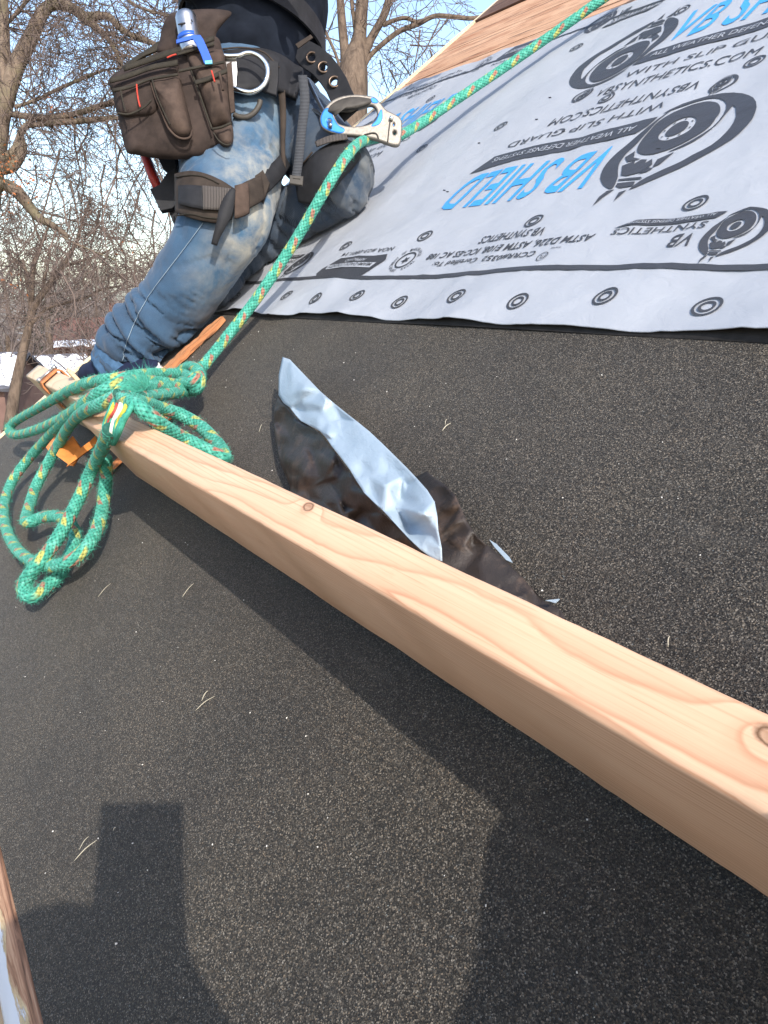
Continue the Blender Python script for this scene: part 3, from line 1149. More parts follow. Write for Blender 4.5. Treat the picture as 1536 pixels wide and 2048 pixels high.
# ------------------------------------------------------------------ crumpled membrane release film
def make_film(name, a, b, dust, rough):
    t = NT(name, rough, 0.5)
    v = t.coord()
    f = t.noise(v, 30, 4, 0.6)
    c = t.mix(t.ramp(f, [(0.35, (0,) * 3), (0.65, (1,) * 3)]), a, b)
    d = t.noise(v, 22, 6, 0.72, 0.5)
    c = t.mix(t.ramp(d, [(0.50, (0,) * 3), (0.72, (0.75,) * 3)]), c, dust)
    t.color(c)
    vo = t.n('ShaderNodeTexVoronoi', feature='DISTANCE_TO_EDGE', i_Scale=26.0)
    t.link(t.mix(0.06, v, t.n('ShaderNodeTexNoise', i_Scale=20.0).outputs['Color']), vo.inputs['Vector'])
    r = t.math('ADD', t.math('MINIMUM', vo.outputs['Distance'], 0.12), t.math('MULTIPLY', t.noise(v, 60, 3, 0.6, 0.8), 0.10))
    t.bump(r, 0.35, 0.004)
    return t.m


M['film_white'] = make_film('pale blue release film', srgb(152, 168, 180), srgb(161, 176, 187), srgb(155, 169, 179), 0.52)
M['film_black'] = make_film('dusty black film', (0.020, 0.015, 0.012, 1), (0.034, 0.025, 0.020, 1), (0.11, 0.072, 0.050, 1), 0.58)


def crumple(amp, f=16.0, seed=0.0, sharp=True):
    rr = random.Random(int(seed * 10))
    folds = [(rr.uniform(-1, 1) * f, rr.uniform(-1, 1) * f * 0.45, rr.uniform(0, 2), 1.0 / (1 + 0.35 * k)) for k in range(7)] + [(rr.uniform(-1, 1) * f * 2.6, rr.uniform(-1, 1) * f * 1.4, rr.uniform(0, 2), 0.22) for k in range(6)]

    def g(u, t):
        h = 0.0
        for (a, b, ph, w) in folds:          # straight creases crossing the sheet
            q = (a * u + b * t + ph + 0.25 * mnoise.noise(Vector((u * 3, t * 2, seed + ph)))) % 2.0
            h += w * (abs(q - 1.0) - 0.5)
        return (NV * 0.8 + SV * 0.2) * (h * amp * 0.55 * math.sin(math.pi * min(1, 0.15 + t * 0.8)) + 0.06 * amp * fbm((u * f * 4, t * f, seed + 9), 2))
    return g


film = thing('release_film', 'crumpled pale blue and black plastic film caught behind the long board', 'plastic film', RF(0.7, 0.2, 0.01), frame='roof')


def crinkle(outline, n_in, jit, seed, cuts=3, inner=()):
    """a thin creased sheet: outline and a few inner points as (x, y, height off the roof)"""
    from mathutils.geometry import delaunay_2d_cdt
    rr = random.Random(seed)
    o3 = closed_catmull(np.array([(x / 1000, y / 1000, h) for x, y, h in outline]), 2)
    poly = o3[:, :2]

    def inside(p):
        k = False
        for a, b in zip(poly, np.roll(poly, -1, axis=0)):
            if (a[1] > p[1]) != (b[1] > p[1]) and p[0] < (b[0] - a[0]) * (p[1] - a[1]) / (b[1] - a[1]) + a[0]:
                k = not k
        return k
    pts = [tuple(q) for q in o3] + [(x / 1000, y / 1000, h) for x, y, h in inner]
    lo, hi = poly.min(axis=0), poly.max(axis=0)
    while len(pts) < len(o3) + len(inner) + n_in:
        p = (rr.uniform(lo[0], hi[0]), rr.uniform(lo[1], hi[1]))
        if not inside(p) or min(math.hypot(p[0] - q[0], p[1] - q[1]) for q in pts) < 0.010:
            continue
        w = np.array([1 / (1e-6 + (p[0] - q[0]) ** 2 + (p[1] - q[1]) ** 2) ** 1.2 for q in pts])
        pts.append((p[0], p[1], float((w * np.array([q[2] for q in pts])).sum() / w.sum()) + rr.uniform(-jit, jit)))
    m = len(o3)
    res = delaunay_2d_cdt([Vector(q[:2]) for q in pts], [(k, (k + 1) % m) for k in range(m)], [], 1, 1e-6)
    hs = [np.mean([pts[k][2] for k in src]) if src else 0.05 for src in res[3]]
    bm = bmesh.new()
    vs = [bm.verts.new((v.x, v.y, h)) for v, h in zip(res[0], hs)]
    for f in res[2]:
        bm.faces.new([vs[k] for k in f])
    bmesh.ops.subdivide_edges(bm, edges=bm.edges[:], cuts=cuts, use_grid_fill=True)
    inn = [v for v in bm.verts if not v.is_boundary]
    for _ in range(1):
        bmesh.ops.smooth_vert(bm, verts=inn, factor=0.4, use_axis_z=True)
    bm.verts.index_update()
    V = np.array([RW(v.co.x * 1000, v.co.y * 1000, max(0.003, v.co.z + 0.0006 * fbm((v.co.x * 60, v.co.y * 60, seed)))) for v in bm.verts])
    F = [tuple(v.index for v in f.verts) for f in bm.faces]
    bm.free()
    f = F[0]
    if np.cross(V[f[1]] - V[f[0]], V[f[2]] - V[f[0]]) @ NV < 0:
        F = [q[::-1] for q in F]
    return thicken(V, F, 0.0006, -NV)


V, F = crinkle([(565, 714, .060), (598, 738, .068), (640, 782, .078), (690, 824, .088), (738, 862, .097), (790, 912, .106), (835, 958, .116), (869, 1003, .124), (876, 1060, .118), (884, 1122, .104), (842, 1100, .108), (800, 1058, .110), (765, 1020, .108), (728, 985, .102), (700, 940, .097), (664, 893, .086), (640, 862, .078), (602, 842, .064), (580, 815, .056), (557, 790, .048)],
               42, 0.0042, 3, inner=((609, 777, .086), (596, 820, .052), (655, 868, .090), (682, 838, .076), (652, 800, .092), (774, 972, .118), (800, 1000, .094), (846, 1028, .134), (815, 1050, .090), (858, 1070, .108)))
part('pale_strip', V, F, M['film_white'], film, label='pale blue shiny strip standing up from the board')
A2 = [RF(0.80, .150, .03), RF(0.66, .143, .05), RF(0.52, .140, .07)]


def to_px(w):
    q = w - CAM
    return (CX + FPX * (q @ RGT) / (q @ FWD), CY - FPX * (q @ UPV) / (q @ FWD))


a2 = [(*to_px(w), float((w - ORO) @ NV)) for w in A2]
V, F = crinkle([(556, 796, .044), (594, 838, .054), (642, 868, .070), (702, 948, .088), (767, 1028, .100), (838, 1102, .102), a2[2], a2[1], a2[0], (580, 972, .020), (560, 926, .020), (547, 846, .022)], 80, 0.010, 9)
part('black_backing', V, F, M['film_black'], film, label='dusty black crumpled film below the pale strip')
B3 = [RF(0.56, .142, .050), RF(0.50, .138, .050), RF(0.46, .137, .045), RF(0.42, .137, .03), RF(0.385, .145, .010)]
b3 = [(*to_px(w), float((w - ORO) @ NV)) for w in B3]
V, F = crinkle([(832, 954, .030), (872, 958, .046), (910, 990, .055), (932, 1040, .050), (960, 1078, .042), (992, 1104, .032), (1040, 1150, .020), (1088, 1202, .012), (1130, 1232, .008), b3[4], b3[3], b3[2], b3[1], b3[0]], 60, 0.0065, 12)
part('black_backing', V, F, M['film_black'], film, label='thin black film trailing down along the board')
for q in ([(998, 1108), (1012, 1116), (1036, 1140), (1042, 1150), (1030, 1146), (1008, 1122)], [(1108, 1228), (1136, 1224), (1128, 1232)]):
    V, F = plate([[tuple(RP(x, y, 0.004)[:2]) for x, y in q]], 0.0004)
    V = RFA(np.column_stack([V[:, 0], V[:, 1], V[:, 2] + 0.022 + 4 * (V[:, 0] - V[:, 0].min()) * 0.02]))
    part('pale_edge', V, F, M['film_white'], film)

# ------------------------------------------------------------------ rope
def make_rope():
    t = NT('green braided rope with red and yellow flecks', 0.75, 0.25)
    uv = t.sep(t.tc.outputs['UV'])
    u, v = uv[0], uv[1]
    # two sets of strands crossing
    a = t.math('FRACT', t.math('ADD', t.math('MULTIPLY', u, 8.0), t.math('MULTIPLY', v, 110.0)))
    b = t.math('FRACT', t.math('SUBTRACT', t.math('MULTIPLY', u, 8.0), t.math('MULTIPLY', v, 110.0)))
    ha = t.math('ABSOLUTE', t.math('SUBTRACT', a, 0.5))
    hb = t.math('ABSOLUTE', t.math('SUBTRACT', b, 0.5))
    hgt = t.math('SUBTRACT', 1.0, t.math('ADD', t.math('MULTIPLY', ha, ha), t.math('MULTIPLY', hb, hb)))
    obj = t.coord()
    var = t.noise(obj, 120, 3, 0.6)
    green = t.ramp(var, [(0.25, srgb(32, 102, 88)), (0.5, srgb(62, 144, 124)), (0.75, srgb(108, 178, 160))])
    # flecks: a red and a yellow yarn surface side by side, then dive again
    vv = t.math('ADD', t.math('MULTIPLY', v, 15.5), t.math('MULTIPLY', t.math('SUBTRACT', t.noise(obj, 14, 1, 0.5), 0.5), 0.5))
    fv = t.math('FRACT', vv)
    uu = t.math('FRACT', t.math('ADD', t.math('MULTIPLY', u, 3.0), t.math('MULTIPLY', fv, 1.2)))
    sm = t.ramp(uu, [(0.30, (0,) * 3), (0.36, (1,) * 3), (0.66, (1,) * 3), (0.72, (0,) * 3)])
    red = t.math('MULTIPLY', sm, t.ramp(fv, [(0.04, (0,) * 3), (0.10, (1,) * 3), (0.25, (1,) * 3), (0.30, (0,) * 3)]))
    uy = t.math('FRACT', t.math('ADD', t.math('MULTIPLY', u, 3.0), t.math('MULTIPLY', fv, 1.2)))
    sy = t.ramp(uy, [(0.26, (0,) * 3), (0.33, (1,) * 3), (0.70, (1,) * 3), (0.78, (0,) * 3)])
    yel = t.math('MULTIPLY', sy, t.ramp(fv, [(0.26, (0,) * 3), (0.31, (1,) * 3), (0.48, (1,) * 3), (0.54, (0,) * 3)]))
    c = t.mix(t.math('MULTIPLY', yel, 0.75), green, srgb(178, 164, 70))
    c = t.mix(t.math('MULTIPLY', red, 0.75), c, srgb(164, 78, 64))
    gap = t.ramp(hgt, [(0.55, (0.30,) * 3), (0.82, (1.1,) * 3)])
    c = t.mix(1.0, c, gap, 'MULTIPLY')
    t.color(c)
    t.bump(hgt, 0.8, 0.004)
    t.b.inputs['Sheen Weight'].default_value = 0.2
    t.b.inputs['Sheen Tint'].default_value = srgb(150, 220, 195)
    return t.m


M['rope'] = make_rope()
M['fibre'] = mat_plain('green rope fibre', srgb(64, 150, 128), 0.7, 0.3, var=0.3, scale=300)
M['yarn_yellow'] = mat_plain('yellow yarn', srgb(196, 186, 74), 0.7, 0.3, var=0.25, scale=200)
M['yarn_red'] = mat_plain('red yarn', srgb(176, 74, 62), 0.7, 0.3, var=0.25, scale=200)
M['yarn_white'] = mat_plain('white core yarn', srgb(226, 218, 200), 0.7, 0.3, var=0.12, scale=200)

K3 = 3.2


def zz(pts):
    """points read off an enlargement of the coil: (x, y, height off the roof)"""
    return [RW(x / K3, 640 + y / K3, h) for x, y, h in pts]


rope = thing('rope', 'green rope with red and yellow flecks, running up the slope and coiled over the board', 'rope', RF(1.4, 0.14, 0.0), frame='roof')
RUN = [RW(1330, -88, .050), RW(1205, -2, .050), RW(1100, 72, .048), RW(1000, 141, .050), RW(900, 208, .062), RW(836, 250, .074), RW(796, 272, .095), RW(756, 276, .112), RW(722, 284, .140), RW(694, 312, .156), RW(655, 372, .142), RW(590, 482, .096), RW(520, 588, .058), RW(460, 666, .040), RW(410, 728, .038), RW(388, 748, .044)]
COIL = [
    # the strand from the knot out over the board, round the far left turn and back
    [(1215, 350, .050), (1120, 345, .075), (960, 346, .120), (760, 372, .165), (560, 405, .172), (400, 476, .150), (230, 572, .110), (95, 652, .075), (58, 705, .066), (105, 735, .066), (240, 700, .095), (380, 640, .125), (520, 556, .168), (650, 488, .178), (800, 444, .170), (960, 425, .130), (1110, 430, .085), (1230, 440, .050)],
    # inner strand over the board that drops into the big lower loop
    [(1262, 400, .040), (1200, 425, .052), (1080, 405, .090), (900, 388, .140), (760, 410, .180), (620, 478, .186), (500, 566, .165), (380, 668, .115), (290, 770, .075), (190, 880, .050), (85, 1020, .036), (30, 1170, .030), (36, 1320, .030), (110, 1468, .034), (240, 1560, .046), (400, 1562, .050), (545, 1465, .046), (632, 1310, .044), (664, 1150, .050), (678, 1000, .072), (676, 880, .10)],
    # second strand, inner hook and turn
    [(760, 480, .186), (640, 540, .184), (540, 585, .172), (450, 668, .125), (372, 800, .085), (300, 930, .062), (232, 1060, .048), (192, 1180, .044), (166, 1280, .048), (190, 1292, .050), (270, 1262, .046), (370, 1258, .044), (446, 1300, .038), (480, 1370, .030), (468, 1450, .024), (430, 1540, .020), (372, 1640, .022), (290, 1712, .026), (210, 1772, .034), (160, 1740, .044), (168, 1650, .056)],
    # heavy strand from the wrap down to the lowest turn
    [(705, 700, .182), (680, 760, .165), (640, 850, .125), (585, 960, .095), (520, 1110, .078), (430, 1290, .070), (340, 1440, .066), (245, 1560, .064), (180, 1640, .058), (148, 1715, .048), (178, 1775, .036)],
    # tail looping to the right of the board
    [(780, 500, .198), (870, 545, .190), (960, 610, .172), (1060, 690, .14), (1180, 760, .105), (1300, 822, .080), (1410, 872, .058), (1436, 868, .052), (1390, 790, .056), (1280, 678, .072), (1150, 604, .098), (1010, 558, .135), (880, 520, .178), (800, 492, .200)],
    # short strand under the frayed tuft
    [(900, 500, .160), (980, 488, .130), (1080, 474, .095), (1180, 456, .060), (1260, 432, .046)],
]
KNOT = [[(1150, 352, .060), (1180, 312, .062), (1230, 300, .066), (1272, 330, .066), (1282, 390, .062), (1262, 440, .056), (1215, 455, .050)],
        [(1215, 300, .044), (1185, 330, .056), (1215, 370, .064), (1262, 352, .062), (1270, 310, .052)],
        [(1160, 395, .066), (1210, 405, .070), (1258, 380, .070), (1285, 340, .060)]]
ROPE_R = 0.0106
tubes = []
tubes.append((catmull(RUN, 10), 0.0114, 'rope_run'))
for q in COIL:
    tubes.append((catmull(zz(q), 8), ROPE_R, 'rope_loop'))
for q in KNOT:
    tubes.append((catmull(zz(q), 6), 0.0108, 'rope_knot'))
V, F, U = join(*[tube(c, r, 14) for c, r, n in tubes if n == 'rope_knot'])
part('rope_knot', V, F, M['rope'], rope, uv=U)
for c, r, n in tubes:
    if n != 'rope_knot':
        V, F, U = tube(c, r, 16)
        part(n, V, F, M['rope'], rope, uv=U)
# the unlaid wrap over the board: loose yarns round a white core
fr = random.Random(5)
for k in range(13):
    x0 = 690 + k * 10
    m = ['fibre', 'yarn_yellow', 'fibre', 'yarn_red', 'fibre', 'fibre', 'yarn_white', 'yarn_white', 'fibre', 'yarn_yellow', 'fibre', 'fibre', 'fibre'][k]
    pts = [(x0 + 40 + fr.uniform(-8, 8), 520, .196), (x0 + 16 + fr.uniform(-6, 6), 575, .192 + fr.uniform(0, .006)), (x0 - 18 + fr.uniform(-6, 6), 650, .186), (x0 - 36 + fr.uniform(-5, 5) - (k - 6) * 2, 720, .176), (x0 - 52 - (k - 6) * 5, 790, .155)]
    w = {'yarn_white': 0.0052}.get(m, 0.0036)
    V, F, U = tube(catmull(zz(pts), 6), w * fr.uniform(0.8, 1.2), 7)
    part('loose_yarn', V, F, M[m], rope)
# loose fibres standing off the braid
HV_, HF_ = [], []


def hair(base, tip, w):
    d = tip - base
    side = np.cross(d, base - CAM)
    side /= np.linalg.norm(side) + 1e-9
    i = len(HV_)
    mid = (base + tip) / 2 + side * fr.uniform(-1, 1) * np.linalg.norm(d) * 0.22
    HV_.extend([base - side * w, base + side * w, mid + side * w * 0.8, mid - side * w * 0.8, tip])
    HF_.extend([(i, i + 1, i + 2, i + 3), (i + 3, i + 2, i + 4)])


for c, r, n in tubes:
    L = np.linalg.norm(np.diff(c, axis=0), axis=1).sum()
    T, A_, B_ = frames(c)
    for _ in range(int(L * (1500 if n == 'rope_loop' else 500 if n == 'rope_run' else 1200))):
        i = fr.randrange(len(c) - 1)
        q = c[i] + (c[i + 1] - c[i]) * fr.random()
        a = fr.uniform(0, 2 * math.pi)
        d = math.cos(a) * A_[i] + math.sin(a) * B_[i]
        ln = fr.uniform(0.002, 0.006) * (1.5 if fr.random() < 0.12 else 1)
        hair(q + d * r * 0.97, q + d * (r + ln) + T[i] * fr.uniform(-0.008, 0.008), 0.00018)
tc = zz([(915, 440, .165)])[0]
for _ in range(150):
    a = fr.uniform(-1.0, 1.0)
    up = NV * fr.uniform(0.3, 1) + SV * a * 0.9 + EV * fr.uniform(-0.8, 0.8)
    up /= np.linalg.norm(up)
    b = tc + EV * fr.uniform(-.012, .012) + SV * fr.uniform(-.012, .012)
    hair(b, b + up * fr.uniform(0.015, 0.050), 0.00028)
part('loose_fibre', np.array(HV_), HF_, M['fibre'], rope, smooth=False, kind='stuff')

# ------------------------------------------------------------------ the worker
from mathutils.bvhtree import BVHTree


def dep(x, y, h):
    """distance in front of the camera of the place h metres off the roof at a photograph pixel"""
    return float((RW(x, y, h) - CAM) @ FWD)


def limb(pts, seg=28, flat=0.92, n=6):
    """pts: (x, y, depth, half width in pixels) -> closed tapered limb"""
    c = np.array([[*P(x, y, d), w * d / FPX] for x, y, d, w in pts])
    c = catmull(c, n)
    p, r = c[:, :3], c[:, 3]
    # rounded ends
    T = p[1] - p[0]
    T /= np.linalg.norm(T)
    T2 = p[-1] - p[-2]
    T2 /= np.linalg.norm(T2)
    p = np.vstack([p[0] - T * r[0] * 0.6, p[0] - T * r[0] * 0.35, p, p[-1] + T2 * r[-1] * 0.30, p[-1] + T2 * r[-1] * 0.5])
    r = np.concatenate([[r[0] * 0.3, r[0] * 0.8], r, [r[-1] * 0.8, r[-1] * 0.3]])
    return tube(p, r, seg)[:2], c


class Skin:
    """a surface one can lay straps on"""
    def __init__(self, V, F):
        self.t = BVHTree.FromPolygons([tuple(v) for v in V], [tuple(f) for f in F])

    def at(self, x, y, off=0.004, d0=2.1):
        r = ray(x, y)
        r /= np.linalg.norm(r)
        hit = self.t.ray_cast(Vector(CAM), Vector(r))
        if hit[0] is None:
            # nearest surface to the line of sight
            q = P(x, y, d0)
            near = self.t.find_nearest(Vector(q))
            return np.array(near[0]) + np.array(near[1]) * off
        n = np.array(hit[1])
        if n @ r > 0:
            n = -n
        return np.array(hit[0]) + n * off - r * off * 0.5


def patch(sk, top, bot, nu, nv, off=0.005, th=0.004, smooth_it=2):
    """a band laid on a surface, between an upper and a lower edge given in photograph pixels"""
    a = resample(catmull(top, 6), nu)
    b = resample(catmull(bot, 6), nu)
    G = np.array([[sk.at(*(a[i] * (1 - j / (nv - 1)) + b[i] * j / (nv - 1)), off) for i in range(nu)] for j in range(nv)])
    for _ in range(smooth_it * 3):
        H = G.copy()
        H[:, 1:-1] = (G[:, :-2] + G[:, 1:-1] * 2 + G[:, 2:]) / 4
        G = H.copy()
        G[1:-1] = (H[:-2] + H[1:-1] * 2 + H[2:]) / 4
    V = G.reshape(-1, 3)
    F = [(j * nu + i, j * nu + i + 1, (j + 1) * nu + i + 1, (j + 1) * nu + i) for j in range(nv - 1) for i in range(nu - 1)]
    f = F[0]
    if np.cross(V[f[1]] - V[f[0]], V[f[3]] - V[f[0]]) @ FWD > 0:
        F = [q[::-1] for q in F]
    return thicken(V, F, th, FWD)


def ribbon(A, B, th, nu=24, nv=3):
    """a strap hanging free: two edges as world points"""
    V, F = rails(A, B, nu, nv)
    f = F[0]
    if np.cross(V[f[1]] - V[f[0]], V[f[3]] - V[f[0]]) @ FWD > 0:
        F = [q[::-1] for q in F]
    return thicken(V, F, th, FWD)


def PP(pts, d):
    return [P(q[0], q[1], q[2] if len(q) > 2 else d) for q in pts]


def make_denim():
    t = NT('worn blue denim', 0.85, 0.15)
    v = t.coord()
    at = t.n('ShaderNodeAttribute', attribute_name='wear_or_shade')  # real fading on the near leg, shade painted dark on the far leg
    w = t.sep(at.outputs['Vector'])
    n = t.noise(v, 9, 5, 0.62)
    m = t.math('ADD', w[0], t.math('MULTIPLY', t.math('MULTIPLY', t.math('SUBTRACT', n, 0.5), 0.62), w[2]))
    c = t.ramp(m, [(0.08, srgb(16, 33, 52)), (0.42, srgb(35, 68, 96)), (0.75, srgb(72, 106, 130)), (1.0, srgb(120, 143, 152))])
    dn = t.noise(v, 13, 6, 0.68, 0.3)
    dm = t.math('MULTIPLY', w[1], t.ramp(dn, [(0.40, (0,) * 3), (0.68, (1,) * 3)]))
    c = t.mix(dm, c, srgb(168, 160, 140))
    tw = t.n('ShaderNodeTexWave', wave_type='BANDS', bands_direction='DIAGONAL', i_Scale=260.0, i_Distortion=1.0)
    t.link(v, tw.inputs['Vector'])
    c = t.mix(t.math('MULTIPLY', tw.outputs['Fac'], 0.14), c, srgb(160, 180, 200))
    t.color(c)
    cr = t.noise(v, 48, 4, 0.6, 0.6)
    t.bump(t.math('ADD', t.math('MULTIPLY', cr, 1.0), t.math('MULTIPLY', tw.outputs['Fac'], 0.12)), 0.22, 0.004)
    t.b.inputs['Sheen Weight'].default_value = 0.15
    return t.m


M['denim'] = make_denim()
M['cuff'] = mat_plain('faded denim hem', srgb(66, 94, 122), 0.85, 0.15, var=0.3, scale=60, bump=0.3, bscale=500)
M['thread'] = mat_plain('pale seam thread', srgb(128, 144, 156), 0.8, 0.2, var=0.1)
M['fleece'] = mat_plain('black navy fleece', (0.010, 0.013, 0.020, 1), 0.95, 0.1, var=0.3, scale=20, bump=0.35, bscale=900)
M['skin'] = mat_plain('skin', srgb(196, 150, 122), 0.55, 0.35, var=0.06, scale=30)
M['hair'] = mat_plain('dark hair', (0.02, 0.016, 0.013, 1), 0.6, 0.3)
M['canvas'] = mat_plain('dusty black-brown tool canvas', srgb(54, 45, 41), 0.85, 0.2, var=0.5, scale=22, bump=0.4, bscale=700)
M['canvas_lt'] = mat_plain('scuffed brown tool canvas', srgb(68, 56, 49), 0.85, 0.2, var=0.5, scale=26, bump=0.4, bscale=700)
M['binding'] = mat_plain('olive-black edge binding', srgb(46, 42, 35), 0.8, 0.25, var=0.3, scale=50, bump=0.4, bscale=900)
M['web_black'] = mat_plain('black webbing', (0.016, 0.016, 0.018, 1), 0.7, 0.3, var=0.3, scale=40, bump=0.4, bscale=900)
M['web_brown'] = mat_plain('worn brown-black webbing', srgb(54, 46, 40), 0.8, 0.25, var=0.4, scale=26, bump=0.4, bscale=600)
M['red'] = mat_plain('red handle', srgb(150, 44, 36), 0.5, 0.4, var=0.15, scale=30)
M['red_thread'] = mat_plain('red bar tack', srgb(170, 62, 50), 0.8, 0.2, var=0.15)
M['chrome'] = mat_plain('polished steel', (0.82, 0.80, 0.72, 1), 0.10, 0.5, 1.0, var=0.05)
M['steel'] = mat_plain('brushed steel', (0.56, 0.55, 0.54, 1), 0.32, 0.5, 1.0, var=0.12, scale=60)
M['brass'] = mat_plain('dark bronze grommet', (0.11, 0.08, 0.06, 1), 0.35, 0.5, 0.9, var=0.15)
M['alu'] = mat_plain('scuffed light alloy', srgb(124, 118, 110), 0.42, 0.5, 0.45, var=0.25, scale=160, bump=0.2, bscale=300)
M['blue_metal'] = mat_plain('blue anodised alloy', srgb(44, 118, 196), 0.30, 0.5, 0.45, var=0.15, scale=60)
M['blue_plastic'] = mat_plain('blue plastic', srgb(38, 84, 176), 0.35, 0.5, 0.0, var=0.1)
M['teal_plastic'] = mat_plain('turquoise clip tip', srgb(104, 190, 212), 0.35, 0.5, 0.0, var=0.05)
M['grip'] = mat_plain('black rubber grip', srgb(66, 62, 57), 0.6, 0.3, var=0.25, scale=40)
M['sole'] = mat_plain('tan rubber sole', srgb(176, 164, 142), 0.8, 0.2, var=0.2, scale=40)
M['shoe'] = mat_plain('navy shoe upper', srgb(28, 34, 56), 0.8, 0.2, var=0.25, scale=40, bump=0.3, bscale=500)
M['white_rubber'] = mat_plain('off-white midsole', srgb(226, 222, 210), 0.6, 0.3, var=0.08)


def make_rib(name, a, b, scale, direction='X'):
    t = NT(name, 0.8, 0.2)
    w = t.n('ShaderNodeTexWave', wave_type='BANDS', bands_direction=direction, i_Scale=scale, i_Distortion=0.2)
    t.link(t.coord(), w.inputs['Vector'])
    t.color(t.mix(w.outputs['Fac'], a, b))
    t.bump(w.outputs['Fac'], 0.6, 0.002)
    return t.m


M['rib'] = make_rib('ribbed elastic webbing', srgb(44, 41, 40), srgb(98, 92, 88), 95.0, 'X')
M['webbing'] = make_rib('ribbed grey webbing', srgb(36, 37, 40), srgb(84, 86, 90), 95.0, 'Z')

RLEG = [(488, 165, 1.95, 100), (482, 220, 1.90, 108), (470, 285, 1.84, 106), (463, 345, 1.79, 101), (455, 400, 1.75, 96), (446, 450, 1.73, 88), (416, 505, 1.745, 78), (380, 560, 1.77, 75), (344, 610, 1.805, 73), (326, 636, 1.82, 81), (316, 650, 1.83, 69), (297, 672, 1.845, 82), (290, 683, 1.852, 68), (275, 702, 1.862, 79), (270, 711, 1.868, 66), (256, 733, 1.88, 70)]
LK = [(690, 366, .078, 66), (632, 408, .066, 58), (566, 446, .062, 56), (505, 492, .060, 52), (452, 548, .056, 45), (424, 588, .050, 38)]
LLEG = [(528, 188, 2.02, 80), (574, 238, 1.965, 82), (624, 288, 1.895, 80), (668, 332, 1.82, 73)]
LLEG += [(x, y, dep(x, y, h), w) for x, y, h, w in LK[:1]]
LSHIN = [(x, y, dep(x, y, h), w) for x, y, h, w in LK]
(sh1, c1) = limb(RLEG)
(sh2, c2) = limb(LLEG)
(sh3, c3) = limb(LSHIN)
(sh4, c4) = limb([(498, 95, 2.00, 104), (498, 150, 1.98, 108), (502, 205, 1.96, 104)], flat=0.9)
V, F, _ = join(sh1, sh2, sh3, sh4)
V, F, N = remesh(V, F, 0.0054, 3)


def nearest(V, c):
    """arc length along a limb, and the nearest sample, for each vertex"""
    p = c[:, :3]
    L = np.concatenate([[0], np.cumsum(np.linalg.norm(np.diff(p, axis=0), axis=1))])
    D2 = ((V[:, None, :] - p[None, :, :]) ** 2).sum(-1) - (c[:, 3] ** 2)[None, :] * 0.6
    i = D2.argmin(axis=1)
    return L[i], D2.min(axis=1), i, L[-1]


